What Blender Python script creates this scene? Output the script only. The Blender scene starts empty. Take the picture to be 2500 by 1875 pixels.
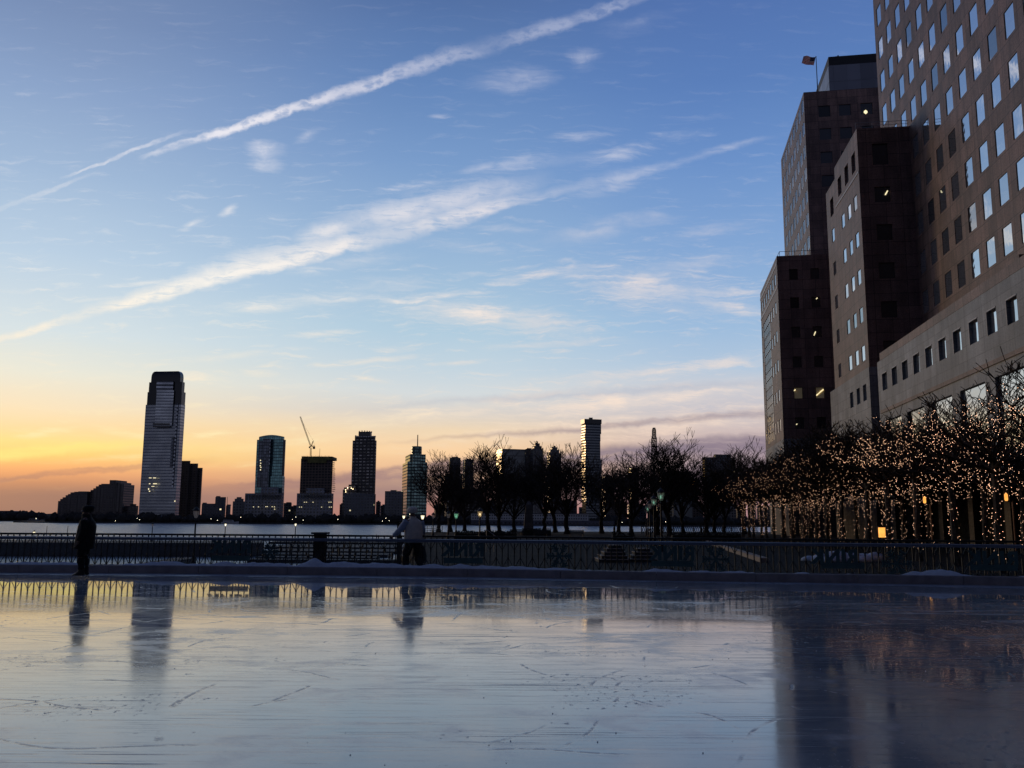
import bpy, bmesh, math, random
from mathutils import Vector, Matrix, noise as mnoise
random.seed(7)
D = bpy.data
SC = bpy.context.scene
COL = SC.collection
rad = math.radians

# ------------------------------------------------------------------ camera
EYE = 1.45
FPX, CX, CY = 2200.0, 1250.0, 937.5          # focal length and centre for a 2500 x 1875 frame
TH, RO = rad(8.6), 0.006
_fw = Vector((0, math.cos(TH), math.sin(TH)))
_u0 = Vector((0, -math.sin(TH), math.cos(TH)))
_r0 = Vector((1, 0, 0))
CR = _r0 * math.cos(RO) + _u0 * math.sin(RO)
CU = _u0 * math.cos(RO) - _r0 * math.sin(RO)
cam = D.objects.new('camera', D.cameras.new('camera'))
COL.objects.link(cam)
cam.data.sensor_width = 36
cam.data.lens = 36 * FPX / 2500
cam.data.clip_start = 0.1
cam.data.clip_end = 20000
cam.matrix_world = Matrix(((CR.x, CU.x, -_fw.x, 0), (CR.y, CU.y, -_fw.y, 0), (CR.z, CU.z, -_fw.z, EYE), (0, 0, 0, 1)))
SC.camera = cam


def ray(x, y):
    return (_fw + CR * ((x - CX) / FPX) + CU * ((CY - y) / FPX)).normalized()


def onY(x, y, Y):
    d = ray(x, y); t = Y / d.y
    return Vector((d.x * t, Y, EYE + d.z * t))


def onZ(x, y, z):
    d = ray(x, y); t = (z - EYE) / d.z
    return Vector((0, 0, EYE)) + d * t


def gpx(x, y):
    d = ray(x, y)
    return (d.x / d.y, d.z / d.y)


def toPix(p):
    v = Vector(p) - Vector((0, 0, EYE)); w = v.dot(_fw)
    return (CX + FPX * v.dot(CR) / w, CY - FPX * v.dot(CU) / w) if w > 0 else (-9999, -9999)


# ------------------------------------------------------------------ render settings
SC.view_settings.view_transform = 'Standard'
SC.view_settings.look = 'None'
SC.view_settings.exposure = 0.0
SC.view_settings.gamma = 1.0
SC.cycles.max_bounces = 6
SC.cycles.diffuse_bounces = 2
SC.cycles.glossy_bounces = 4
SC.cycles.transparent_max_bounces = 8
SC.cycles.sample_clamp_indirect = 1.5
SC.cycles.caustics_reflective = False
SC.cycles.caustics_refractive = False


# ------------------------------------------------------------------ node helpers
def s2l(c):
    return tuple(((v / 255) / 12.92 if v <= 10.3 else ((v / 255 + 0.055) / 1.055) ** 2.4) for v in c) + (1,)


class NT:
    def __init__(s, nt):
        s.nt = nt; nt.nodes.clear()

    def n(s, t, ins=None, **kw):
        nd = s.nt.nodes.new(t)
        for k, v in kw.items(): setattr(nd, k, v)
        if ins:
            for k, v in ins.items():
                sock = nd.inputs[k]
                if isinstance(v, bpy.types.NodeSocket): s.nt.links.new(v, sock)
                else: sock.default_value = v
        return nd

    def m(s, op, a, b=None, c=None, clamp=False):
        d = {0: a}
        if b is not None: d[1] = b
        if c is not None: d[2] = c
        return s.n('ShaderNodeMath', d, operation=op, use_clamp=clamp).outputs[0]

    def mixc(s, f, a, b, mode='MIX'):
        nd = s.n('ShaderNodeMix', data_type='RGBA', blend_type=mode, clamp_factor=True)
        for i, v in ((0, f), (6, a), (7, b)):
            if isinstance(v, bpy.types.NodeSocket): s.nt.links.new(v, nd.inputs[i])
            else: nd.inputs[i].default_value = v
        return nd.outputs[2]

    def ss(s, x, a, b, lo=0.0, hi=1.0, kind='SMOOTHSTEP'):
        nd = s.n('ShaderNodeMapRange', interpolation_type=kind, clamp=(kind == 'LINEAR'))
        for i, v in ((0, x), (1, a), (2, b), (3, lo), (4, hi)):
            if isinstance(v, bpy.types.NodeSocket): s.nt.links.new(v, nd.inputs[i])
            else: nd.inputs[i].default_value = v
        return nd.outputs[0]

    def ramp(s, f, stops, interp='LINEAR'):
        nd = s.n('ShaderNodeValToRGB', {0: f}); cr = nd.color_ramp; cr.interpolation = interp
        while len(cr.elements) < len(stops): cr.elements.new(0.5)
        for e, (p, c) in zip(cr.elements, stops):
            e.position = min(max(p, 0), 1)
            e.color = c if isinstance(c, tuple) else (c, c, c, 1)
        return nd.outputs[0]

    def curve(s, f, pts):                      # piecewise linear float curve
        nd = s.n('ShaderNodeFloatCurve', {1: f}); cm = nd.mapping; c = cm.curves[0]
        while len(c.points) < len(pts): c.points.new(0.5, 0.5)
        for p, (x, y) in zip(c.points, pts): p.location = (min(max(x, 0), 1), y); p.handle_type = 'VECTOR'
        cm.update()
        return nd.outputs[0]

    def mapping(s, v, loc=(0, 0, 0), rot=(0, 0, 0), scale=(1, 1, 1), kind='POINT'):
        return s.n('ShaderNodeMapping', {0: v, 1: loc, 2: rot, 3: scale}, vector_type=kind).outputs[0]

    def noise(s, v, scale, detail=4, rough=0.55, dist=0.0):
        return s.n('ShaderNodeTexNoise', {'Vector': v, 'Scale': scale, 'Detail': detail, 'Roughness': rough, 'Distortion': dist}).outputs[0]


# ------------------------------------------------------------------ sky
SUN_AZ, SUN_EL = rad(-36), rad(3.5)           # azimuth from +Y towards +X
W = D.worlds.new('World'); SC.world = W; W.use_nodes = True
w = NT(W.node_tree)
tc = w.n('ShaderNodeTexCoord').outputs['Generated']
nv = w.n('ShaderNodeVectorMath', {0: tc}, operation='NORMALIZE').outputs[0]
sx = w.n('ShaderNodeSeparateXYZ', {0: nv}).outputs
X_, Y_, Z_ = sx[0], sx[1], sx[2]
el = w.m('MULTIPLY', w.m('ARCSINE', Z_), 180 / math.pi)
az = w.m('MULTIPLY', w.m('ARCTAN2', X_, Y_), 180 / math.pi)
ef = w.m('DIVIDE', el, 60.0, clamp=True)
wob = w.noise(w.mapping(nv, scale=(3, 3, 14)), 2.0, 3)
ef2 = w.m('ADD', ef, w.m('MULTIPLY', w.m('SUBTRACT', wob, 0.5), 0.012))
E_ = lambda lst: [(e / 60.0, s2l(c)) for e, c in lst]
rL = w.ramp(ef2, E_([(0.0, (134, 106, 102)), (1.3, (150, 112, 102)), (1.9, (196, 132, 94)), (2.5, (238, 158, 90)), (3.0, (250, 180, 92)), (3.5, (255, 206, 98)),
                    (4.2, (255, 220, 124)), (5.0, (253, 217, 150)), (6.2, (247, 225, 186)), (8.3, (233, 232, 216)), (10.5, (212, 226, 231)), (15, (181, 206, 229)),
                    (19.5, (154, 183, 217)), (24, (130, 159, 202)), (28, (112, 139, 184)), (40, (80, 106, 152)), (60, (56, 80, 124))]))
rM = w.ramp(ef2, E_([(0.0, (180, 116, 108)), (0.6, (186, 124, 112)), (1.6, (160, 126, 124)), (2.3, (176, 140, 128)), (3.1, (236, 184, 140)), (4.3, (252, 206, 152)), (5.6, (240, 212, 174)),
                    (6.8, (216, 210, 204)), (8.0, (212, 219, 222)), (9.5, (195, 213, 225)), (12, (172, 203, 224)), (17.3, (140, 177, 216)),
                    (22.3, (108, 150, 203)), (27, (83, 127, 187)), (31.6, (68, 106, 165)), (42, (52, 82, 136)), (60, (40, 63, 108))]))
rR = w.ramp(ef2, E_([(0.0, (164, 122, 126)), (0.6, (174, 130, 132)), (1.8, (150, 124, 140)), (3.1, (156, 136, 154)), (4.3, (182, 158, 162)), (5.6, (206, 186, 184)), (7.0, (200, 196, 204)),
                    (8.3, (206, 206, 213)), (9.4, (175, 198, 222)), (12, (149, 185, 222)), (17, (119, 161, 213)), (22, (92, 139, 202)), (26.6, (72, 119, 187)),
                    (31, (64, 107, 176)), (42, (48, 80, 138)), (60, (38, 60, 106))]))
base = w.mixc(w.ss(az, -29, -4), rL, rM)
base = w.mixc(w.ss(az, -4, 14), base, rR)
# directions as (x/y, z/y): straight trails stay straight
yy = w.m('MAXIMUM', Y_, 0.08)
g = w.n('ShaderNodeCombineXYZ', {0: w.m('DIVIDE', X_, yy), 1: w.m('DIVIDE', Z_, yy), 2: 0.0}).outputs[0]
front = w.ss(Y_, 0.1, 0.3)
g0 = g
for sc_w, am_w in ((7.0, 0.030), (26.0, 0.016), (90.0, 0.006)):   # break edges up at three sizes
    nx_ = w.m('SUBTRACT', w.noise(g0, sc_w, 3, 0.6), 0.5)
    ny_ = w.m('SUBTRACT', w.noise(w.mapping(g0, (5.3, 2.1, 0)), sc_w, 3, 0.6), 0.5)
    dv = w.n('ShaderNodeCombineXYZ', {0: w.m('MULTIPLY', nx_, am_w), 1: w.m('MULTIPLY', ny_, am_w * 0.62), 2: 0.0}).outputs[0]
    g = w.n('ShaderNodeVectorMath', {0: g, 1: dv}, operation='ADD').outputs[0]
PXG = 0.00046                                  # one photo pixel in these units, roughly


def tilt(deg):                                 # streak noise frame: long axis turned by deg
    return lambda sx_, sy_: w.mapping(g, rot=(0, 0, -rad(deg)), scale=(sx_, sy_, 1))


puff = w.noise(w.mapping(g, rot=(0, 0, -0.3), scale=(0.6, 1.1, 1)), 80.0, 4, 0.58)
puff2 = w.noise(w.mapping(g, loc=(3.1, 1.7, 0)), 30.0, 5, 0.6, 0.6)
streak = w.noise(tilt(3)(13, 105), 1.0, 6, 0.66, 1.2)
streak = w.m('ADD', w.m('MULTIPLY', streak, 0.62), w.m('MULTIPLY', puff2, 0.38))
streak2 = w.noise(w.mapping(tilt(-6)(16, 120), loc=(4, 9, 0)), 1.0, 6, 0.62, 0.5)
sdiag = w.noise(w.mapping(tilt(22)(8, 46), loc=(2, 5, 0)), 1.0, 5, 0.6, 0.3)
CL = w.m('MULTIPLY', 0.0, 1.0)                 # cloud cover so far


def addc(v):
    global CL
    CL = w.m('MAXIMUM', CL, v)


def seg(a, b, inten, wup, wdn, jit=0.7, tex=None, texlo=0.25, texhi=0.7, soft=0.25):
    ga, gb = gpx(*a), gpx(*b)
    L = math.hypot(gb[0] - ga[0], gb[1] - ga[1]); an = math.atan2(gb[1] - ga[1], gb[0] - ga[0])
    q = w.n('ShaderNodeSeparateXYZ', {0: w.mapping(g, (ga[0], ga[1], 0), (0, 0, an), (L, L, 1), 'TEXTURE')}).outputs
    t, d = q[0], w.m('MULTIPLY', q[1], L / PXG)
    tt = w.m('ADD', w.m('MULTIPLY', t, 0.8), 0.1)
    sc_ = lambda st, k: w.m('MULTIPLY', w.curve(tt, [(0.0, st[0][1] / k)] + [(0.1 + 0.8 * p, v / k) for p, v in st] + [(1.0, st[-1][1] / k)]), k)
    wu, wd = sc_(wup, 120.0), sc_(wdn, 120.0)
    up = w.m('GREATER_THAN', d, 0.0)
    wid = w.m('ADD', w.m('MULTIPLY', up, wu), w.m('MULTIPLY', w.m('SUBTRACT', 1.0, up), wd))
    rel = w.m('DIVIDE', w.m('ABSOLUTE', d), wid)
    if tex is None: tex = puff
    rel = w.m('ADD', rel, w.m('MULTIPLY', w.m('SUBTRACT', tex, 0.5), jit * 2))
    p = w.ss(rel, 1.0, soft, 0.0, 1.0)
    v = w.m('MULTIPLY', w.m('MULTIPLY', p, sc_(inten, 1.0)), w.ss(tex, texlo, texhi, 0.35, 1.0))
    return v


# two jet trails
addc(seg((-60, 532), (240, 418), [(0, .45), (.7, .38), (1, 0)], [(0, 15), (1, 8)], [(0, 13), (1, 8)], .5))
addc(seg((140, 434), (470, 318), [(0, 0), (.15, .55), (.5, .75), (.85, .4), (1, 0)], [(0, 5), (1, 9)], [(0, 5), (1, 9)], .6))
addc(seg((330, 390), (1580, -8), [(0, 0), (.04, .55), (.12, 1.0), (.3, 1.0), (.42, .85), (.6, .5), (.72, .4), (.8, .58), (.9, .62), (1, .35)],
         [(0, 9), (.2, 19), (.4, 28), (.7, 40), (1, 24)], [(0, 12), (.2, 17), (.4, 20), (.7, 26), (1, 16)], .7, puff, .32, .56))
# the broad feathered trail
addc(seg((-80, 848), (1360, 470), [(0, .75), (.3, 1), (.6, 1), (.88, .95), (1, 0)], [(0, 14), (.25, 28), (.42, 64), (.5, 34), (.62, 50), (.85, 50), (1, 20)],
         [(0, 12), (.3, 20), (.5, 24), (.7, 28), (1, 12)], 1.05, streak, .36, .54, .15))
addc(seg((330, 735), (905, 575), [(0, 0), (.15, .7), (.45, .95), (.8, .8), (1, 0)], [(0, 24), (.5, 74), (1, 40)], [(0, 24), (1, 40)], 1.1, streak, .37, .54, .0))
addc(seg((700, 590), (1370, 425), [(0, 0), (.12, .8), (.5, .85), (.8, .55), (1, 0)], [(0, 30), (.4, 62), (1, 36)], [(0, 30), (.5, 70), (1, 36)], 1.1, streak, .37, .54, .0))
addc(seg((1260, 500), (1900, 326), [(0, 0), (.08, .5), (.3, .72), (.6, .55), (.72, .2), (.82, .5), (1, 0)], [(0, 14), (.3, 36), (.6, 20), (1, 12)], [(0, 12), (.4, 20), (1, 12)], 1.1, streak, .38, .6, .0))
addc(seg((1120, 432), (1600, 352), [(0, 0), (.25, .42), (.6, .5), (1, 0)], [(0, 12), (.5, 22), (1, 10)], [(0, 12), (.5, 24), (1, 10)], 1.3, streak, .42, .62, -.1))
blobs = [(650, 382, 55, 48, -50, .55, 1), (752, 330, 42, 16, 20, .35, 1), (560, 512, 34, 14, 40, .55, 1), (468, 548, 42, 12, 25, .55, 1),
         (1420, 152, 55, 42, 30, .42, 1), (1275, 185, 130, 50, 10, .4, 1), (1560, 55, 130, 34, 18, .3, 1), (1075, 284, 36, 9, 0, .35, 0),
         (1265, 398, 120, 30, 12, .5, 0), (1500, 378, 130, 26, 14, .5, 0), (1420, 334, 80, 18, 2, .35, 0), (1660, 330, 80, 18, 6, .45, 0),
         (1140, 764, 270, 46, -6, 1.0, 0), (1310, 788, 180, 44, -9, 1.0, 0), (1075, 722, 120, 14, 6, .6, 0), (1620, 706, 270, 66, -8, .7, 0),
         (1770, 748, 170, 24, -8, .62, 0), (1640, 652, 230, 28, 8, .36, 0), (1300, 672, 130, 16, 12, .65, 0), (740, 736, 260, 24, 5, .7, 0),
         (920, 700, 170, 26, 4, .3, 0), (1120, 600, 150, 18, -6, .35, 0), (780, 816, 90, 11, 4, .45, 0), (470, 920, 80, 17, -4, .6, 2),
         (632, 914, 52, 10, -5, .6, 2), (900, 882, 150, 9, 5, .5, 0), (905, 926, 62, 10, -10, .6, 2), (1112, 886, 80, 7, 4, .55, 0),
         (1600, 908, 300, 22, 6, .6, 0), (1760, 888, 150, 22, 10, .5, 0), (1250, 972, 330, 15, 6, .5, 2), (560, 870, 190, 13, 6, .3, 2), (1030, 1015, 380, 26, 7, .75, 2), (1480, 985, 400, 36, 6, .8, 2), (1330, 1050, 520, 30, 6, .75, 2), (1700, 1035, 300, 34, 7, .75, 2), (860, 640, 160, 22, 8, .28, 0), (1480, 560, 200, 34, 14, .3, 1), (1750, 560, 150, 22, 10, .3, 0), (1350, 840, 190, 12, 3, .3, 0),
         (860, 520, 90, 12, 6, .4, 0), (1010, 455, 110, 14, 8, .45, 0), (1180, 410, 90, 14, 12, .45, 1), (360, 690, 110, 9, 5, .5, 0), (250, 730, 90, 8, 4, .45, 0), (1240, 560, 120, 12, -4, .35, 0), (1480, 460, 120, 20, 14, .45, 0), (760, 655, 110, 10, 0, .4, 0), (110, 1055, 90, 12, 6, .8, 2), (240, 1120, 150, 10, 4, .6, 2), (700, 1085, 190, 16, 6, .6, 2), (640, 1130, 120, 9, 6, .5, 2), (80, 945, 40, 7, 18, .5, 2), (330, 1060, 110, 14, -8, .6, 2), (520, 1060, 60, 10, 5, .7, 2), (480, 990, 50, 8, 3, .5, 2)]
off_s = w.m('MULTIPLY', w.m('SUBTRACT', streak2, 0.5), 2.9); off_d = w.m('MULTIPLY', w.m('SUBTRACT', sdiag, 0.5), 2.9)
for grp in (0, 1):
    acc = None
    for (bx, by, rx, ry, an, inten, ti) in blobs:
        if (ti == 1) != (grp == 1): continue
        c = gpx(bx, by)
        ln = w.n('ShaderNodeVectorMath', {0: w.mapping(g0, (c[0], c[1], 0), (0, 0, rad(an)), (rx * PXG, ry * PXG, 1), 'TEXTURE')}, operation='LENGTH').outputs['Value']
        v = w.ss(w.m('ADD', ln, off_d if grp else off_s), 1.15, -0.3, 0.0, min(1.0, inten * 1.35))
        acc = v if acc is None else w.m('MAXIMUM', acc, v)
    addc(w.m('MULTIPLY', acc, w.ss(puff2 if grp else streak, .3, .58, .45, 1.0)))
# thin background cirrus, thicker towards the horizon
brk = w.ss(w.noise(w.mapping(g, (9, 4, 0), scale=(1, 1.6, 1)), 9.0, 4, 0.6), .38, .56, .45, 1.0)
CL = w.m('MULTIPLY', CL, brk)
cirr = w.ss(streak2, 0.52, 0.8)
addc(w.m('MULTIPLY', cirr, w.curve(ef, [(0.0, 0.05), (0.04, 0.1), (0.1, .5), (0.2, .46), (0.3, .3), (0.42, .14), (0.6, .02), (1.0, 0.0)])))
CL = w.m('MULTIPLY', CL, front, clamp=True)
ccL = w.ramp(ef, E_([(2, (255, 214, 130)), (5, (255, 236, 176)), (8, (253, 236, 206)), (14, (252, 246, 236)), (22, (238, 236, 244)), (32, (206, 206, 226))]))
ccR = w.ramp(ef, E_([(2, (214, 170, 160)), (6, (252, 224, 200)), (9, (246, 226, 212)), (14, (240, 226, 220)), (22, (206, 210, 228)), (32, (170, 180, 212))]))
ccol = w.mixc(w.ss(az, -22, 8), ccL, ccR)
sky = w.mixc(CL, base, ccol)
# grey-mauve banks low over the horizon
dk = seg((440, 1200), (1920, 1078), [(0, 0), (.15, .85), (.5, .85), (1, .9)], [(0, 10), (.4, 24), (1, 34)], [(0, 12), (.4, 26), (1, 36)], .35, streak2, .2, .6, .3)
dk2 = seg((900, 1092), (1920, 1004), [(0, 0), (.2, .3), (.5, .62), (1, .5)], [(0, 8), (1, 16)], [(0, 8), (1, 17)], .6, streak2, .2, .6, 0.0)
dk3 = seg((380, 1212), (900, 1160), [(0, 0), (.3, .5), (1, 0)], [(0, 10), (1, 16)], [(0, 10), (1, 16)], .35, streak2, .2, .6, .3)
dk4 = seg((-80, 1176), (560, 1118), [(0, .75), (.5, .6), (1, 0)], [(0, 9), (1, 14)], [(0, 9), (1, 14)], .5, streak2, .2, .6, .3)
dk5 = w.m('MULTIPLY', seg((880, 1000), (1920, 930), [(0, 0), (.3, .7), (.7, .8), (1, .4)], [(0, 10), (.5, 20), (1, 14)], [(0, 10), (.5, 18), (1, 14)], .9, streak, .3, .6, -.1), front)
sky = w.mixc(w.m('MULTIPLY', dk5, 0.6), sky, s2l((164, 176, 200)))
dkf = w.m('MULTIPLY', w.m('MAXIMUM', w.m('MAXIMUM', dk, dk2), w.m('MAXIMUM', dk3, dk4)), front)
sky = w.mixc(dkf, sky, w.mixc(w.ss(az, -26, 6), s2l((176, 124, 104)), s2l((134, 118, 138))))
# the bright yellow strip where the sun went down
gl = seg((-120, 1122), (470, 1066), [(0, 1), (.5, .8), (1, 0)], [(0, 26), (1, 14)], [(0, 26), (1, 12)], .45, streak2, .2, .6, .1)
sky = w.mixc(w.m('MULTIPLY', gl, front), sky, s2l((255, 230, 118)))
sky0 = sky
# dusk side of the sky, behind the camera
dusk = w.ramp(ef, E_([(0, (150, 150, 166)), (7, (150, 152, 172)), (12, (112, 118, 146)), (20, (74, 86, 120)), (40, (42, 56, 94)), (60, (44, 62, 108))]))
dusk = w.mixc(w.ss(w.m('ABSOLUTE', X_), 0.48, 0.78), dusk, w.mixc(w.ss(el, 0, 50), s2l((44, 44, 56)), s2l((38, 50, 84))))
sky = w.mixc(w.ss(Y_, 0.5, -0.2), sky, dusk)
sky = w.mixc(w.ss(Z_, -0.004, -0.03), sky, s2l((38, 38, 44)))
sky = w.n('ShaderNodeHueSaturation', {'Saturation': 0.91, 'Value': 1.0, 'Color': sky}).outputs[0]
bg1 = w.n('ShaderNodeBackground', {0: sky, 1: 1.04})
nsk = w.n('ShaderNodeTexSky', sky_type='NISHITA', sun_disc=False)
nsk.sun_elevation = SUN_EL; nsk.sun_rotation = SUN_AZ; nsk.air_density = 1.0; nsk.dust_density = 1.0
bg2 = w.n('ShaderNodeBackground', {0: nsk.outputs[0], 1: 0.05})
mx = w.n('ShaderNodeMixShader', {0: 0.06, 1: bg1.outputs[0], 2: bg2.outputs[0]})
w.n('ShaderNodeOutputWorld', {0: mx.outputs[0]})
W.cycles.sampling_method = 'MANUAL'
W.cycles.sample_map_resolution = 512

# ------------------------------------------------------------------ sun: already at the skyline, weak and warm
sun = D.objects.new('sun', D.lights.new('sun', 'SUN')); COL.objects.link(sun)
sun.data.energy = 0.32
sun.data.angle = rad(10)
sun.data.color = (1.0, 0.66, 0.36)
_sd = Vector((math.sin(SUN_AZ) * math.cos(SUN_EL), math.cos(SUN_AZ) * math.cos(SUN_EL), math.sin(SUN_EL)))
sun.rotation_euler = (-_sd).to_track_quat('-Z', 'Y').to_euler()


# ------------------------------------------------------------------ materials
def new_mat(name):
    m = D.materials.new(name); m.use_nodes = True
    return m, NT(m.node_tree)


def finish(t, ins, disp=None):
    b = t.n('ShaderNodeBsdfPrincipled', ins)
    t.n('ShaderNodeOutputMaterial', {0: b.outputs[0]})
    return b


def plain(name, col, rough=0.6, metal=0.0, var=0.25, scale=6.0, spec=0.5, bump=0.0):
    m, t = new_mat(name)
    co = t.n('ShaderNodeTexCoord').outputs['Object']
    nz = t.noise(co, scale, 5, 0.6)
    f = t.ss(nz, 0.25, 0.75, 1 - var, 1 + var, 'LINEAR')
    c = t.mixc(1.0, (*col, 1), t.n('ShaderNodeCombineColor', {0: f, 1: f, 2: f}).outputs[0], 'MULTIPLY')
    ins = {'Base Color': c, 'Roughness': rough, 'Metallic': metal, 'Specular IOR Level': spec}
    if bump:
        ins['Normal'] = t.n('ShaderNodeBump', {'Strength': bump, 'Distance': 0.02, 'Height': nz}).outputs[0]
    finish(t, ins)
    return m


def emis(name, col, strength, sample=True):
    m, t = new_mat(name)
    co = t.n('ShaderNodeTexCoord').outputs['Object']
    nz = t.ss(t.noise(co, 3.0, 2), 0.3, 0.7, 0.8, 1.2)
    finish(t, {'Base Color': (*col, 1), 'Emission Color': (*col, 1), 'Emission Strength': t.m('MULTIPLY', nz, strength)})
    if not sample: m.cycles.emission_sampling = 'NONE'
    return m


def facade_mat(name, wall, glass, bw=4.0, fh=4.0, wx=0.6, wy=0.55, lit=0.0, litc=(1.0, 0.8, 0.45), lits=1.2, metal=0.55, grough=0.12, gvar=0.5, wrough=0.7, off=(0, 0)):
    m, t = new_mat(name)
    uv = t.n('ShaderNodeUVMap').outputs[0]
    s = t.n('ShaderNodeSeparateXYZ', {0: uv}).outputs
    u = t.m('ADD', t.m('DIVIDE', s[0], bw), off[0]); v = t.m('ADD', t.m('DIVIDE', s[1], fh), off[1])
    fu, fv = t.m('FRACT', u), t.m('FRACT', v)
    mu = t.m('LESS_THAN', t.m('ABSOLUTE', t.m('SUBTRACT', fu, 0.5)), wx / 2)
    mv = t.m('LESS_THAN', t.m('ABSOLUTE', t.m('SUBTRACT', fv, 0.5)), wy / 2)
    win = t.m('MULTIPLY', mu, mv)
    geo = t.n('ShaderNodeNewGeometry')
    nz = t.n('ShaderNodeSeparateXYZ', {0: geo.outputs['Normal']}).outputs[2]
    win = t.m('MULTIPLY', win, t.m('LESS_THAN', t.m('ABSOLUTE', nz), 0.5))
    cell = t.n('ShaderNodeCombineXYZ', {0: t.m('FLOOR', u), 1: t.m('FLOOR', v), 2: 0.0}).outputs[0]
    rn = t.n('ShaderNodeTexWhiteNoise', {0: cell}, noise_dimensions='3D').outputs
    big = t.noise(t.n('ShaderNodeTexCoord').outputs['Object'], 0.05, 3)
    gv = t.m('MULTIPLY', t.ss(rn[0], 0, 1, 1 - gvar, 1 + gvar, 'LINEAR'), t.ss(big, 0.3, 0.7, 0.8, 1.2))
    gc = t.mixc(1.0, (*glass, 1), t.n('ShaderNodeCombineColor', {0: gv, 1: gv, 2: gv}).outputs[0], 'MULTIPLY')
    wv = t.ss(t.noise(t.n('ShaderNodeTexCoord').outputs['Object'], 0.3, 4), 0.3, 0.7, 0.8, 1.2)
    wc = t.mixc(1.0, (*wall, 1), t.n('ShaderNodeCombineColor', {0: wv, 1: wv, 2: wv}).outputs[0], 'MULTIPLY')
    ins = {'Base Color': t.mixc(win, wc, gc), 'Roughness': t.m('ADD', wrough, t.m('MULTIPLY', win, grough - wrough)),
           'Metallic': t.m('MULTIPLY', win, metal)}
    if lit:
        on = t.m('MULTIPLY', win, t.m('GREATER_THAN', rn[0], 1 - lit))
        ins['Emission Color'] = (*litc, 1); ins['Emission Strength'] = t.m('MULTIPLY', on, lits)
        m.cycles.emission_sampling = 'NONE'
    finish(t, ins)
    return m


def stone_mat(name, col, pw=1.85, ph=1.15, joint=0.55, speck=0.35, rough=0.55, big=0.25, spec=0.4):
    m, t = new_mat(name)
    uv = t.n('ShaderNodeUVMap').outputs[0]
    br = t.n('ShaderNodeTexBrick', {'Vector': uv, 'Color1': (1.12, 1.1, 1.08, 1), 'Color2': (.74, .76, .78, 1), 'Mortar': (joint, joint, joint, 1), 'Scale': 1.0,
                                    'Mortar Size': 0.04, 'Mortar Smooth': 0.1, 'Bias': 0.0, 'Brick Width': pw, 'Row Height': ph}, offset=0.0)
    ob = t.n('ShaderNodeTexCoord').outputs['Object']
    sp = t.ss(t.noise(ob, 9.0, 3, 0.7), 0.3, 0.7, 1 - speck, 1 + speck)
    bg = t.ss(t.noise(ob, 0.22, 4, 0.6), 0.3, 0.7, 1 - big, 1 + big)
    st = t.ss(t.noise(t.mapping(ob, scale=(1.2, 1.2, 0.1)), 1.0, 4, 0.6), 0.3, 0.7, 0.74, 1.14)
    f = t.m('MULTIPLY', t.m('MULTIPLY', sp, bg), st)
    c = t.mixc(1.0, t.mixc(1.0, (*col, 1), br.outputs[0], 'MULTIPLY'), t.n('ShaderNodeCombineColor', {0: f, 1: f, 2: f}).outputs[0], 'MULTIPLY')
    finish(t, {'Base Color': c, 'Roughness': rough, 'Specular IOR Level': spec})
    return m


def mirror_glass(name, col, metal=0.85, rough=0.02, wav=0.03):
    m, t = new_mat(name)
    ob = t.n('ShaderNodeTexCoord').outputs['Object']
    nz = t.noise(ob, 0.7, 2)
    bp = t.n('ShaderNodeBump', {'Strength': 0.3, 'Distance': wav, 'Height': nz}).outputs[0]
    rnd = t.n('ShaderNodeObjectInfo').outputs['Random']
    k = t.m('MULTIPLY', t.ss(rnd, 0, 1, .78, 1.05, 'LINEAR'), t.m('SUBTRACT', 1.0, t.m('MULTIPLY', t.m('GREATER_THAN', rnd, .88), .6)))
    cc = t.mixc(1.0, (*col, 1), t.n('ShaderNodeCombineColor', {0: k, 1: k, 2: k}).outputs[0], 'MULTIPLY')
    finish(t, {'Base Color': cc, 'Metallic': metal, 'Roughness': rough, 'Normal': bp})
    return m


M = {}
M['granite'] = stone_mat('brown_granite', (0.235, 0.146, 0.122), 1.85, 1.53, 0.4)
M['stone'] = stone_mat('grey_granite', (0.265, 0.272, 0.285), 1.85, 1.2, 0.6, 0.25)
M['trim'] = plain('pale_trim', (0.46, 0.44, 0.43), 0.5, 0, 0.15)
M['reveal'] = plain('dark_reveal', (0.02, 0.02, 0.024), 0.5)
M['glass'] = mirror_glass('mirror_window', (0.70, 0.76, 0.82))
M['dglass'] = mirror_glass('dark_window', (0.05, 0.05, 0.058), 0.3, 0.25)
M['roofgrey'] = plain('roof_metal', (0.16, 0.17, 0.2), 0.6)
M['black'] = plain('black_iron', (0.012, 0.012, 0.015), 0.6, 0.0)
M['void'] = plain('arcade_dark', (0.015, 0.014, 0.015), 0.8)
M['bark'] = plain('bark', (0.035, 0.028, 0.024), 0.85, 0, 0.4, 5, 0.2, 0.5)
M['twig'] = plain('twig', (0.05, 0.036, 0.029), 0.85, 0, 0.3, 3, 0.15)
M['bulb'] = emis('fairy_bulb', (1.0, 0.55, 0.33), 5.5, False)
M['lampwarm'] = emis('lamp_warm', (1.0, 0.78, 0.42), 5.0, False)
M['lampwhite'] = emis('lamp_white', (1.0, 0.92, 0.66), 6.0, False)
M['lampgreen'] = emis('lamp_green', (0.42, 1.0, 0.70), 0.9, False)
M['signorange'] = emis('sign_orange', (1.0, 0.42, 0.08), 1.25)
M['officelight'] = emis('office_light', (1.0, 0.86, 0.5), 1.1, False)
M['paleice'] = plain('snow', (0.78, 0.84, 0.92), 0.85, 0, 0.12, 9, 0.3, 0.4)
M['kerb'] = plain('kerb_board', (0.40, 0.36, 0.365), 0.5, 0, 0.28, 3)
M['cap'] = plain('barrier_cap', (0.16, 0.18, 0.24), 0.4, 0, 0.12)
M['paving'] = stone_mat('paving', (0.030, 0.027, 0.026), 1.2, 1.2, 0.6, 0.3, .9, .25, .06)
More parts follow.
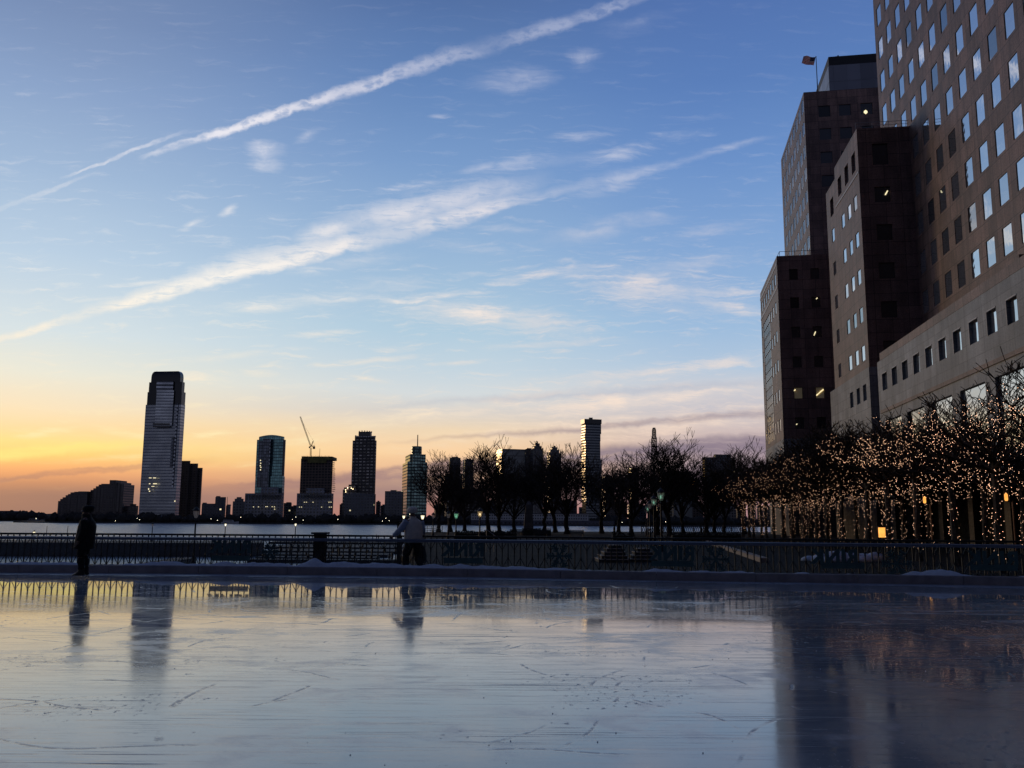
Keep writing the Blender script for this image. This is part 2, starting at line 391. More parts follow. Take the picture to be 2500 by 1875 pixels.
M['concrete'] = plain('quay_concrete', (0.06, 0.06, 0.065), 0.8, 0, 0.3, 0.8)
M['dock'] = plain('dock_timber', (0.03, 0.03, 0.034), 0.8)


# ------------------------------------------------------------------ mesh helpers
class MB:
    def __init__(s): s.v, s.f = [], []

    def quad(s, *p):
        i = len(s.v); s.v += [tuple(q) for q in p]; s.f.append(tuple(range(i, i + len(p)))); return s

    def box(s, x0, x1, y0, y1, z0, z1):
        return s.prism([(x0, y0), (x1, y0), (x1, y1), (x0, y1)], z0, z1)

    def prism(s, poly, z0, z1, poly2=None):
        i = len(s.v); n = len(poly); p2 = poly2 or poly
        s.v += [(p[0], p[1], z0) for p in poly] + [(p[0], p[1], z1) for p in p2]
        for k in range(n):
            a, b = k, (k + 1) % n; s.f.append((i + a, i + b, i + n + b, i + n + a))
        s.f.append(tuple(i + n + k for k in range(n))); s.f.append(tuple(i + k for k in reversed(range(n))))
        return s

    def tube(s, a, b, r0, r1=None, n=6, caps=False):
        a, b = Vector(a), Vector(b); r1 = r0 if r1 is None else r1
        d = b - a
        if d.length < 1e-6: return s
        d.normalize(); q = d.to_track_quat('Z', 'Y'); i = len(s.v)
        ex, ey = q @ Vector((1, 0, 0)), q @ Vector((0, 1, 0))
        cs = [(math.cos(2 * math.pi * k / n), math.sin(2 * math.pi * k / n)) for k in range(n)]
        s.v += [tuple(a + (ex * c + ey * z) * r0) for c, z in cs] + [tuple(b + (ex * c + ey * z) * r1) for c, z in cs]
        for k in range(n):
            k2 = (k + 1) % n; s.f.append((i + k, i + k2, i + n + k2, i + n + k))
        if caps:
            s.f.append(tuple(i + n + k for k in range(n))); s.f.append(tuple(i + k for k in reversed(range(n))))
        return s

    def beam(s, a, b, w_, h_):
        a, b = Vector(a), Vector(b); d = (b - a).normalized()
        side = d.cross(Vector((0, 0, 1)))
        side = side.normalized() * (w_ / 2) if side.length > 1e-4 else Vector((w_ / 2, 0, 0))
        up = side.cross(d).normalized() * (h_ / 2)
        i = len(s.v)
        for p in (a, b): s.v += [tuple(p - side - up), tuple(p + side - up), tuple(p + side + up), tuple(p - side + up)]
        for q in ((0, 1, 5, 4), (1, 2, 6, 5), (2, 3, 7, 6), (3, 0, 4, 7), (3, 2, 1, 0), (4, 5, 6, 7)): s.f.append(tuple(i + k for k in q))
        return s

    def rings(s, rings, cap=True):            # rings: lists of equal numbers of points
        i = len(s.v); n = len(rings[0])
        for r in rings: s.v += [tuple(p) for p in r]
        for j in range(len(rings) - 1):
            for k in range(n):
                k2 = (k + 1) % n; s.f.append((i + j * n + k, i + j * n + k2, i + (j + 1) * n + k2, i + (j + 1) * n + k))
        if cap:
            s.f.append(tuple(i + k for k in reversed(range(n)))); s.f.append(tuple(i + (len(rings) - 1) * n + k for k in range(n)))
        return s

    def lathe(s, prof, c=(0, 0, 0), n=12, cap=True):
        return s.rings([[(c[0] + r * math.cos(2 * math.pi * k / n), c[1] + r * math.sin(2 * math.pi * k / n), c[2] + z) for k in range(n)] for r, z in prof], cap)

    def ell(s, secs, n=14, cap=True):         # secs: (x, y, z, rx, ry[, yaw])
        out = []
        for e in secs:
            x, y, z, rx, ry = e[:5]; a = e[5] if len(e) > 5 else 0
            ca, sa = math.cos(a), math.sin(a); r = []
            for k in range(n):
                u, v_ = rx * math.cos(2 * math.pi * k / n), ry * math.sin(2 * math.pi * k / n)
                r.append((x + u * ca - v_ * sa, y + u * sa + v_ * ca, z))
            out.append(r)
        return s.rings(out, cap)

    def path(s, pts, rr, n=8):
        pts = [Vector(p) for p in pts]; out = []
        for i, p in enumerate(pts):
            d = (pts[min(i + 1, len(pts) - 1)] - pts[max(i - 1, 0)]).normalized(); q = d.to_track_quat('Z', 'Y')
            ex, ey = q @ Vector((1, 0, 0)), q @ Vector((0, 1, 0))
            out.append([p + (ex * math.cos(2 * math.pi * k / n) + ey * math.sin(2 * math.pi * k / n)) * rr[i] for k in range(n)])
        return s.rings(out, True)

    def octa(s, p, r):
        i = len(s.v); x, y, z = p
        s.v += [(x + r, y, z), (x - r, y, z), (x, y + r, z), (x, y - r, z), (x, y, z + r), (x, y, z - r)]
        for q in ((0, 2, 4), (2, 1, 4), (1, 3, 4), (3, 0, 4), (2, 0, 5), (1, 2, 5), (3, 1, 5), (0, 3, 5)): s.f.append(tuple(i + k for k in q))
        return s

    def mesh(s, name, off=(0, 0, 0), uv=True, smooth=False):
        me = D.meshes.new(name); ox, oy, oz = off
        me.from_pydata([(x - ox, y - oy, z - oz) for x, y, z in s.v], [], s.f); me.update()
        if uv:
            ul = me.uv_layers.new(name='UVMap').data; V = s.v
            for p in me.polygons:
                n_ = p.normal
                if abs(n_.z) < 0.7:
                    h = math.hypot(n_.x, n_.y); tx, ty = -n_.y / h, n_.x / h
                    for li, vi in zip(p.loop_indices, p.vertices): ul[li].uv = (V[vi][0] * tx + V[vi][1] * ty, V[vi][2])
                else:
                    for li, vi in zip(p.loop_indices, p.vertices): ul[li].uv = (V[vi][0], V[vi][1])
        if smooth:
            for p in me.polygons: p.use_smooth = True
        return me

    def build(s, name, mat, parent=None, uv=True, smooth=False):
        off = wl(parent) if parent else (0, 0, 0)
        me = s.mesh(name, off, uv, smooth)
        return link(name, me, mat, parent)


def wl(o):
    v = Vector((0, 0, 0))
    while o: v += o.location; o = o.parent
    return v


def link(name, me, mat, parent=None, loc=None):
    if mat is not None and len(me.materials) == 0: me.materials.append(mat)
    o = D.objects.new(name, me); COL.objects.link(o)
    if parent: o.parent = parent
    if loc is not None: o.location = loc
    return o


def tag(o, label=None, cat=None, group=None, kind=None):
    if label: o['label'] = label
    if cat: o['category'] = cat
    if group: o['group'] = group
    if kind: o['kind'] = kind
    return o


def thing(name, loc, label, cat, group=None, rz=0.0):
    o = D.objects.new(name, None); COL.objects.link(o)
    o.location = loc; o.rotation_euler = (0, 0, rz); o.empty_display_size = 0.5
    return tag(o, label, cat, group)


def dup(o, parent=None):
    c = o.copy(); COL.objects.link(c); c.parent = parent
    for ch in [k for k in D.objects if k.parent == o]: dup(ch, c)
    return c


ORD = ['first', 'second', 'third', 'fourth', 'fifth', 'sixth', 'seventh', 'eighth', 'ninth', 'tenth', 'eleventh', 'twelfth', 'thirteenth', 'fourteenth',
       'fifteenth', 'sixteenth', 'seventeenth', 'eighteenth', 'nineteenth', 'twentieth']
#=====PART2

# ------------------------------------------------------------------ rink edge line
_K = [(-36, 13), (-25, 21.8), (-16, 24.1), (-10, 24.4), (-5, 24.1), (-0.5, 23.6), (4, 22.7), (9.5, 22.0), (12.3, 21.4), (16, 20), (22, 16.4), (28, 10)]


def catmull(P, n=12):
    P = [Vector((p[0], p[1], 0)) for p in P]; out = []
    for i in range(len(P) - 1):
        a, b, c, d = P[max(i - 1, 0)], P[i], P[i + 1], P[min(i + 2, len(P) - 1)]
        for k in range(n):
            t = k / n
            out.append(0.5 * ((2 * b) + (c - a) * t + (2 * a - 5 * b + 4 * c - d) * t * t + (3 * b - a - 3 * c + d) * t ** 3))
    out.append(P[-1]); return out


_C = catmull(_K)
_S = [0.0]
for i in range(1, len(_C)): _S.append(_S[-1] + (_C[i] - _C[i - 1]).length)


def edge(s, off=0.0, z=0.0):                   # point s metres along the rink edge, off metres behind it
    s = min(max(s, 0), _S[-1] - 1e-4)
    i = 0
    while _S[i + 1] < s: i += 1
    t = (s - _S[i]) / (_S[i + 1] - _S[i])
    a, b = max(i - 1, 0), min(i + 2, len(_C) - 1)
    p = _C[i].lerp(_C[i + 1], t); T = (_C[b] - _C[a]).normalized(); N = Vector((-T.y, T.x, 0))
    return Vector((p.x + N.x * off, p.y + N.y * off, z)), T, N


def s_at(px):                                  # arc length where the edge is seen at photo column px
    r = (px - 1250) * math.cos(TH) / FPX; best = min(range(400), key=lambda i: abs(edge(i / 400 * _S[-1])[0].x / max(edge(i / 400 * _S[-1])[0].y, 1) - r))
    return best / 400 * _S[-1]


SLEN = _S[-1]

# ice
m, t = new_mat('skated_ice')
ob = t.n('ShaderNodeTexCoord').outputs['Object']
xy = t.n('ShaderNodeSeparateXYZ', {0: ob}).outputs
long1 = t.noise(t.mapping(ob, rot=(0, 0, 0.05), scale=(0.45, 0.65, 1)), 1.0, 7, 0.65, 0.8)
long2 = t.noise(t.mapping(ob, rot=(0, 0, -0.12), scale=(1.5, 1.9, 1), loc=(3, 1, 0)), 1.0, 7, 0.7, 0.6)
cloudy = t.noise(t.mapping(ob, scale=(0.35, 0.5, 1)), 1.0, 5, 0.6, 0.8)
fine = t.noise(ob, 9.0, 5, 0.7)
yw = t.m('ADD', xy[1], t.m('MULTIPLY', t.m('SUBTRACT', long1, 0.5), 3.0))
wet = t.ss(yw, 17.0, 17.7)
band = t.m('MULTIPLY', t.ss(yw, 12.3, 12.7), t.ss(yw, 14.1, 13.7))
frostb = t.ss(t.m('ADD', long1, t.m('MULTIPLY', t.m('SUBTRACT', long2, 0.5), 0.7)), 0.5, 0.68)


def lines(rot, sx_, sy_, lo, hi, seed):
    nz_ = t.noise(t.mapping(ob, loc=(seed, seed * .7, 0), rot=(0, 0, rot), scale=(sx_, sy_, 1)), 1.0, 2, 0.5, 0.25)
    return t.ss(nz_, lo, hi)


scr = lines(0.06, 0.4, 26.0, 0.665, 0.70, 1.3)
for a_ in ((-0.16, 0.18, 26.0, 0.67, 0.70, 5.1), (0.42, 0.25, 24.0, 0.68, 0.71, 9.7), (1.15, 0.25, 22.0, 0.69, 0.72, 2.2), (-0.75, 0.25, 24.0, 0.69, 0.72, 7.4)):
    scr = t.m('MAXIMUM', scr, lines(*a_))


def arcs(cx, cy, k, w_, seed):                 # skate tracks: thin broken arcs of wide circles
    q = t.n('ShaderNodeVectorMath', {0: ob, 1: (cx, cy, 0)}, operation='DISTANCE').outputs['Value']
    q = t.m('ADD', q, t.m('MULTIPLY', t.noise(t.mapping(ob, loc=(seed, 0, 0)), 0.25, 2), 2.2))
    fr = t.m('ABSOLUTE', t.m('SUBTRACT', t.m('FRACT', t.m('MULTIPLY', q, k)), 0.5))
    on = t.ss(t.noise(t.mapping(ob, loc=(0, seed, 0), scale=(.4, .7, 1)), 1.0, 3), 0.54, 0.60)
    return t.m('MULTIPLY', t.ss(fr, w_, w_ * 0.3), t.m('MULTIPLY', on, t.ss(fine, .38, .52)))


arc = arcs(-4, 6, 0.55, 0.016, 3.0)
for a_ in ((7, 9, 0.42, 0.014, 8.0), (2, -3, 0.35, 0.010, 5.0), (-11, 14, 0.6, 0.018, 11.0), (0, 22, 0.5, 0.013, 14.0), (13, 2, 0.38, 0.012, 17.0), (-9, -4, 0.33, 0.010, 23.0)):
    arc = t.m('MAXIMUM', arc, arcs(*a_))
scr = t.m('MULTIPLY', scr, t.ss(t.noise(t.mapping(ob, loc=(7, 2, 0), scale=(.5, .9, 1)), 1.0, 4, .6), .47, .60))
scr = t.m('MAXIMUM', scr, t.m('MULTIPLY', arc, 0.7))
cuts = lines(0.2, 0.5, 46.0, 0.66, 0.72, 21.0)   # faint blade cuts crossing every way
for a_ in ((-0.35, 0.45, 50.0, 0.66, 0.72, 31.0), (0.75, 0.5, 44.0, 0.66, 0.72, 41.0), (-1.1, 0.55, 48.0, 0.66, 0.72, 51.0), (1.5, 0.5, 44.0, 0.67, 0.73, 61.0)):
    cuts = t.m('MAXIMUM', cuts, lines(*a_))
vor = t.n('ShaderNodeTexVoronoi', {'Vector': t.mapping(ob, scale=(1.0, 0.8, 1)), 'Scale': 5.0, 'Randomness': 1.0}, feature='F1')
vsep = t.n('ShaderNodeSeparateColor', {0: vor.outputs['Color']}).outputs
speck = t.m('MULTIPLY', t.ss(t.m('ADD', vor.outputs['Distance'], t.m('MULTIPLY', fine, 0.12)), 0.13, 0.08), t.m('GREATER_THAN', t.m('ADD', vsep[0], t.m('MULTIPLY', cloudy, 0.5)), 1.08))
shav = t.m('MULTIPLY', t.ss(t.noise(t.mapping(ob, scale=(1, .6, 1)), 16.0, 4, 0.7), 0.56, 0.64), t.ss(t.noise(t.mapping(ob, loc=(2, 8, 0), scale=(.45, .8, 1)), 1.0, 4, .6), 0.53, 0.62))
# white scraped sweep on the far right
sweep = t.m('MULTIPLY', t.ss(t.noise(t.mapping(ob, rot=(0, 0, 0.35), scale=(0.25, 3.5, 1)), 1.0, 6, 0.7), 0.5, 0.62), t.m('MULTIPLY', t.ss(xy[0], 3, 7), t.m('MULTIPLY', t.ss(xy[1], 12.5, 14.5), t.ss(xy[1], 19, 16.5))))
col = t.mixc(t.ss(cloudy, 0.3, 0.7), (0.185, 0.235, 0.29, 1), (0.31, 0.36, 0.41, 1))
col = t.mixc(t.m('MULTIPLY', frostb, 0.5), col, (0.46, 0.49, 0.56, 1))
col = t.mixc(t.m('MULTIPLY', cuts, 0.35), col, (0.40, 0.42, 0.47, 1))
col = t.mixc(t.m('MULTIPLY', sweep, 0.6), col, (0.34, 0.36, 0.42, 1))
col = t.mixc(t.m('MULTIPLY', t.m('MAXIMUM', scr, t.m('MAXIMUM', speck, shav)), 0.55), col, (0.05, 0.06, 0.09, 1))
ykx = t.m('SUBTRACT', t.m('SUBTRACT', 23.5, t.m('MULTIPLY', xy[0], 0.12)), t.m('MULTIPLY', t.m('MULTIPLY', xy[0], xy[0]), 0.004))
edgef = t.ss(t.m('SUBTRACT', t.m('ADD', xy[1], t.m('MULTIPLY', t.m('SUBTRACT', long2, .5), 1.2)), ykx), -1.3, -0.5)
col = t.mixc(t.m('MULTIPLY', edgef, 0.75), col, (0.30, 0.33, 0.40, 1))
rgh = t.m('ADD', 0.10, t.m('MULTIPLY', frostb, 0.13))
rgh = t.m('ADD', rgh, t.m('MULTIPLY', t.m('SUBTRACT', cloudy, 0.5), 0.22))
patch = t.n('ShaderNodeVectorMath', {0: t.mapping(ob, (4.9, 10.1, 0), (0, 0, 0.1), (2.0, 1.7, 1), 'TEXTURE')}, operation='LENGTH').outputs['Value']
patch = t.ss(t.m('ADD', patch, t.m('MULTIPLY', t.m('SUBTRACT', long1, .5), 1.2)), 1.0, 0.8)
rgh = t.m('MAXIMUM', rgh, 0.03)
rgh = t.m('MULTIPLY', rgh, t.m('SUBTRACT', 1.0, t.m('MULTIPLY', patch, 0.75)))
rgh = t.m('MULTIPLY', rgh, t.m('SUBTRACT', 1.0, t.m('MULTIPLY', wet, 0.86)))
rgh = t.m('MULTIPLY', rgh, t.m('SUBTRACT', 1.0, t.m('MULTIPLY', band, 0.6)))
rgh = t.m('MAXIMUM', rgh, t.m('MULTIPLY', t.m('MAXIMUM', t.m('MAXIMUM', scr, t.m('MULTIPLY', cuts, .3)), t.m('MAXIMUM', speck, t.m('MAXIMUM', shav, t.m('MULTIPLY', sweep, 0.8)))), 0.5))
rgh = t.m('MAXIMUM', rgh, t.m('MULTIPLY', edgef, 0.35))
hgt = t.m('ADD', t.m('MULTIPLY', long2, 0.28), t.m('MULTIPLY', fine, 0.3))
hgt = t.m('SUBTRACT', hgt, t.m('MULTIPLY', t.m('MAXIMUM', scr, cuts), 0.6))
bp = t.n('ShaderNodeBump', {'Strength': t.m('SUBTRACT', 0.085, t.m('MULTIPLY', wet, 0.06)), 'Distance': 0.012, 'Height': hgt}).outputs[0]
finish(t, {'Base Color': col, 'Roughness': rgh, 'IOR': 2.0, 'Normal': bp, 'Specular IOR Level': 0.5})
M['ice'] = m

b = MB()
pts = [edge(i * 0.5)[0] for i in range(int(SLEN / 0.5) + 1)]
b.quad(*([(p.x, p.y, 0) for p in reversed(pts)] + [(-36, -25, 0), (28, -25, 0)]))
tag(b.build('ice', M['ice']), kind='structure')
# rink slab and the ground beyond
b = MB()
ring = [edge(i * 1.0, 2.6)[0] for i in range(int(SLEN) + 1)]
b.prism([(p.x, p.y) for p in reversed(ring)] + [(-44, 8), (-44, -32), (36, -32), (36, 4)], -6, -0.025)
tag(b.build('terrace', M['paving']), kind='structure')
ZG = -0.6
b = MB()
b.prism([(-2.5, 24), (36, 3), (36, -40), (280, -40), (280, 205), (62, 190), (12, 174), (-17, 152), (-14.5, 137)], -6.2, ZG)
tag(b.build('esplanade', M['paving']), kind='structure')

# river
m, t = new_mat('river_water')
ob = t.n('ShaderNodeTexCoord').outputs['Object']
wv = t.noise(t.mapping(ob, scale=(0.05, 0.12, 1)), 1.0, 6, 0.62, 0.3)
wv2 = t.noise(t.mapping(ob, scale=(0.5, 0.9, 1)), 1.0, 4, 0.6)
bp = t.n('ShaderNodeBump', {'Strength': 0.9, 'Distance': 1.0, 'Height': t.m('ADD', t.m('MULTIPLY', wv, 4.5), t.m('MULTIPLY', wv2, 0.3))}).outputs[0]
finish(t, {'Base Color': (0.27, 0.295, 0.335, 1), 'Roughness': 0.3, 'IOR': 1.33, 'Normal': bp})
M['water'] = m
tag(MB().quad((-4000, -300, -5.5), (4000, -300, -5.5), (4000, 1800, -5.5), (-4000, 1800, -5.5)).build('river', m), kind='structure')
# far shore
SH = 1190.0
xl = (96 - 1250) * 0.4494e-3 * SH
M['shore'] = plain('shore_ground', (0.035, 0.035, 0.036), 0.9, 0, 0.4, 0.02)
b = MB().prism([(xl, SH), (4200, SH), (4200, 9000), (-4200, 9000), (-4200, 1560), (xl - 130, 1560), (xl - 60, 1240)], -7, -3.6)
tag(b.build('far_shore', M['shore']), kind='structure')

# breakwater and docks of the boat basin
b = MB().prism([(-170, 158), (-48.5, 168), (-46.5, 172), (-50, 184), (-170, 178)], -6.5, -3.0)
tag(b.build('breakwater', M['concrete']), kind='structure')
b = MB().prism([(-28.6, 62), (-27.0, 62), (-28.8, 84), (-30.6, 84)], -6.5, -2.1)
tag(b.build('pier', M['concrete']), kind='structure')
for (xa, xb, ya, yb) in ((-640, -270, 146, 150), (-620, -330, 155, 161), (-610, -300, 168, 177), (-600, -270, 186, 200), (-600, -270, 212, 236), (-590, -270, 256, 300)):
    k0, k1 = xa * 0.4494e-3, xb * 0.4494e-3
    d_ = thing('floating_dock', (k0 * ya, ya, -5.5), 'dark timber floating dock in the boat basin, %s one from the rink' % ORD[len([o for o in D.objects if o.name.startswith('floating_dock')])], 'dock', 'floating docks in the boat basin')
    MB().box(k0 * ya, k1 * ya, ya, yb, -5.7, -4.95).build('deck', M['dock'], d_)
    for i in range(7):
        x = k0 * ya + (k1 - k0) * ya * (i + .5) / 7
        MB().tube((x, yb + .25, -6.5), (x, yb + .25, -3.9 + 0.5 * math.sin(i * 2.1)), 0.17, 0.17, 8, True).build('pile', M['black'], d_)

# ------------------------------------------------------------------ rink kerb, snow, barrier, fence
kb = thing('rink_kerb', edge(SLEN / 2)[0], 'low pale board kerb running along the far edge of the ice', 'kerb')
s = 0.0
while s < SLEN - 0.2:
    e = min(s + 2.4, SLEN); b = MB(); k = 8; rr = []
    for i in range(k + 1):
        q, T, N = edge(s + 0.006 + (e - s - 0.012) * i / k)
        rr.append([(q.x, q.y, -0.01), (q.x, q.y, 0.195), (q.x + N.x * .012, q.y + N.y * .012, 0.21), (q.x + N.x * .13, q.y + N.y * .13, 0.21), (q.x + N.x * .13, q.y + N.y * .13, -0.01)])
    b.rings(rr).build('board', M['kerb'], kb)
    s += 2.4
b = MB(); rr = []
sb = s_at(762)
for i in range(int(SLEN / 0.06)):
    s = i * 0.06
    f = mnoise.fractal(Vector((s * 0.75, 3.3, 0)), 0.8, 2.0, 4)
    h = 0.21 + max(0.0, 0.062 + 0.13 * f)
    if s > s_at(1500): h -= 0.02
    h += 0.10 * math.exp(-((s - sb) / 0.22) ** 2)
    h = max(h, 0.2)
    wd = 0.1 + 0.05 * mnoise.noise(Vector((s * 2, 0, 5)))
    c = []
    for j in range(9):
        a = j / 8; oo = 0.02 + a * (0.2 + wd)
        p, T, N = edge(s, oo)
        zz = 0.14 + (h - 0.14) * math.sin(math.pi * min(max(a, 0.02), 0.98)) ** 0.6 + 0.012 * mnoise.noise(Vector((s * 9, a * 6, 2)))
        c.append((p.x, p.y, zz))
    rr.append(c)
i0 = 0
for c in rr: b.v += c
n9 = 9
for j in range(len(rr) - 1):
    for k in range(8): b.f.append((j * 9 + k, (j + 1) * 9 + k, (j + 1) * 9 + k + 1, j * 9 + k + 1))
tag(b.build('snow', M['paleice'], None, True, True), 'shovelled snow heaped along the top of the rink kerb', 'snow', None, 'stuff')

# clear barrier with a cap rail
m, t = new_mat('clear_panel')
fr = t.n('ShaderNodeLayerWeight', {0: 0.25}).outputs['Fresnel']
tr = t.n('ShaderNodeBsdfTransparent', {0: (0.9, 0.93, 0.94, 1)}); gs = t.n('ShaderNodeBsdfGlossy', {0: (0.8, 0.85, 0.9, 1), 1: 0.08})
df = t.n('ShaderNodeBsdfDiffuse', {0: (0.2, 0.24, 0.26, 1)})
hz = t.ss(t.noise(t.n('ShaderNodeTexCoord').outputs['Object'], 1.2, 4), 0.4, 0.7, 0.02, 0.10)
m1 = t.n('ShaderNodeMixShader', {0: hz, 1: tr.outputs[0], 2: df.outputs[0]})
m2 = t.n('ShaderNodeMixShader', {0: t.m('MULTIPLY', fr, 0.35), 1: m1.outputs[0], 2: gs.outputs[0]})
t.n('ShaderNodeOutputMaterial', {0: m2.outputs[0]})
M['panel'] = m
M['teal'] = plain('teal_lettering', (0.06, 0.125, 0.125), 0.6, 0, 0.2)
ba = thing('rink_barrier', edge(SLEN / 2, .2)[0], 'clear barrier with a slim grey cap rail standing behind the snowy kerb', 'barrier')
rr = []
for i in range(int(SLEN / 0.25)):
    p, T, N = edge(i * 0.25, 0.30)
    rr.append([(p.x - N.x * .04, p.y - N.y * .04, .865), (p.x - N.x * .045, p.y - N.y * .045, .935), (p.x + N.x * .04, p.y + N.y * .04, .945), (p.x + N.x * .04, p.y + N.y * .04, .865)])
MB().rings(rr).build('cap_rail', M['cap'], ba)
s = 0.6
while s + 2.4 < SLEN:
    pr = []
    for i in range(7):
        p, T, N = edge(s + .02 + 2.36 * i / 6, 0.30)
        pr.append([(p.x - N.x * .006, p.y - N.y * .006, .10), (p.x - N.x * .006, p.y - N.y * .006, .864), (p.x + N.x * .006, p.y + N.y * .006, .864), (p.x + N.x * .006, p.y + N.y * .006, .10)])
    MB().rings(pr).build('clear_panel', M['panel'], ba)
    p, T, N = edge(s, 0.30)
    s += 2.4


def text_mesh(txt, size, depth, spacing=1.0):
    cu = D.curves.new('lettering', 'FONT'); cu.body = txt; cu.size = size; cu.extrude = depth; cu.align_x = 'CENTER'; cu.space_character = spacing
    cu.offset = 0.022
    o = D.objects.new('lettering', cu); COL.objects.link(o)
    dg = bpy.context.evaluated_depsgraph_get(); me = D.meshes.new_from_object(o.evaluated_get(dg))
    D.objects.remove(o); return me


def decal(me, px, z, name, mir=True, scale=1.0, shear=0.0):
    p, T, N = edge(s_at(px), 0.286, z)
    for v in me.vertices:
        x, y, zz = v.co
        x = x + shear * y
        if mir: x = -x
        q = p + T * (x * scale) + Vector((0, 0, y * scale)) - N * (zz)
        v.co = q - wl(ba)
    if mir: me.flip_normals()
    return link(name, me, M['teal'], ba)


for px, z in ((560, 0.56), (1132, 0.53), (1636, 0.50), (2052, 0.46), (2420, 0.46)):
    decal(text_mesh('RINK', 0.46, 0.004, 1.08), px, z, 'lettering')
    p, T, N = edge(s_at(px + 4), 0.284)
    b = MB(); rr = []
    for i in (-1, 1):
        q = p + T * 0.52 * i
        rr.append([(q.x - N.x * .004, q.y - N.y * .004, .33), (q.x - N.x * .004, q.y - N.y * .004, .47), (q.x + N.x * .004, q.y + N.y * .004, .47), (q.x + N.x * .004, q.y + N.y * .004, .33)])
    b.rings(rr).build('info_strip', M['teal'], ba)


def snowflake_mesh(r):
    b = MB(); bm = 0.03
    for k in range(6):
        a = k * math.pi / 3; d = Vector((math.cos(a), math.sin(a), 0)); pr = Vector((-d.y, d.x, 0))
        z0 = 0.0015 * k

        def bar(p, q, w2):
            n2 = (q - p).normalized(); s2 = Vector((-n2.y, n2.x, 0)) * w2
            i = len(b.v); b.v += [(*(p - s2).xy, z0), (*(p + s2).xy, z0), (*(q + s2).xy, z0), (*(q - s2).xy, z0), (*(p - s2).xy, z0 + .006), (*(p + s2).xy, z0 + .006), (*(q + s2).xy, z0 + .006), (*(q - s2).xy, z0 + .006)]
            b.f += [(i, i + 1, i + 2, i + 3), (i + 7, i + 6, i + 5, i + 4)] + [(i + j, i + 4 + j, i + 4 + (j + 1) % 4, i + (j + 1) % 4) for j in range(4)]
        bar(Vector((0, 0, 0)), d * r, bm * .8)
        for f_ in (0.4, 0.62, 0.82):
            for sg in (-1, 1): bar(d * r * f_, d * r * (f_ + .2) + pr * sg * r * .24, bm * .55)
    return b.mesh('snowflake')


for px, z, r in ((1366, 0.55, 0.32), (1748, 0.52, 0.33), (2186, 0.46, 0.34), (660, 0.58, 0.22)):
    decal(snowflake_mesh(r), px, z, 'snowflake', False)

# iron railing behind it
fn = thing('iron_fence', edge(SLEN / 2, .55)[0], 'black iron fence with forked pickets behind the rink barrier', 'fence')
OFF = 0.62
for nm, za, zb, wd in (('top_rail', 0.985, 1.035, 0.05), ('bottom_rail', 0.10, 0.20, 0.05)):
    rr = []
    for i in range(int(SLEN / 0.25)):
        p, T, N = edge(i * 0.25, OFF)
        rr.append([(p.x - N.x * wd, p.y - N.y * wd, za), (p.x - N.x * wd, p.y - N.y * wd, zb), (p.x + N.x * wd, p.y + N.y * wd, zb), (p.x + N.x * wd, p.y + N.y * wd, za)])
    MB().rings(rr).build(nm, M['black'], fn)
PIT = 0.158
npk = int(SLEN / PIT); per = 14
for c0 in range(0, npk, per):
    b = MB()
    for i in range(c0, min(c0 + per, npk)):
        s = i * PIT; p, T, N = edge(s, OFF); P = lambda ds, z: edge(s + ds, OFF)[0] + Vector((0, 0, z))
        b.beam((p.x, p.y, 0.2), (p.x, p.y, 0.985), 0.026, 0.026)
        if i % 2 == 0:
            for sg in (-1, 1): b.beam(P(0, 0.66), P(sg * PIT * 0.92, 0.93), 0.016, 0.016)
            b.lathe([(0.014, 0.60), (0.022, 0.63), (0.022, 0.66), (0.014, 0.69)], (p.x, p.y, 0), 6)
        else:
            for sg in (-1, 1): b.beam(P(0, 0.48), P(sg * PIT * 0.92, 0.21), 0.016, 0.016)
            b.lathe([(0.014, 0.45), (0.028, 0.48), (0.014, 0.51)], (p.x, p.y, 0), 6)
    # a slim second rail under the handrail
    rr = []
    for i in range(0, per + 1):
        p, T, N = edge((c0 + i) * PIT, OFF)
        rr.append([(p.x - N.x * .012, p.y - N.y * .012, .925), (p.x - N.x * .012, p.y - N.y * .012, .945), (p.x + N.x * .012, p.y + N.y * .012, .945), (p.x + N.x * .012, p.y + N.y * .012, .925)])
    if c0 + per < npk: b.rings(rr)
    b.build('picket_panel', M['black'], fn, False)
# the one stout pier in the fence
p, T, N = edge(s_at(762), 0.62)
pr = thing('fence_pier', (p.x, p.y, 0), 'stout dark square pier with a flat cap in the iron fence', 'pier')
M['brownbrick'] = stone_mat('pier_brick', (0.05, 0.035, 0.03), 0.22, 0.075, 0.5)
MB().box(p.x - .15, p.x + .15, p.y - .15, p.y + .15, 0, 1.05).build('shaft', M['brownbrick'], pr)
MB().prism([(p.x - .21, p.y - .21), (p.x + .21, p.y - .21), (p.x + .21, p.y + .21), (p.x - .21, p.y + .21)], 1.05, 1.10).build('cap', M['concrete'], pr)
#=====PART3

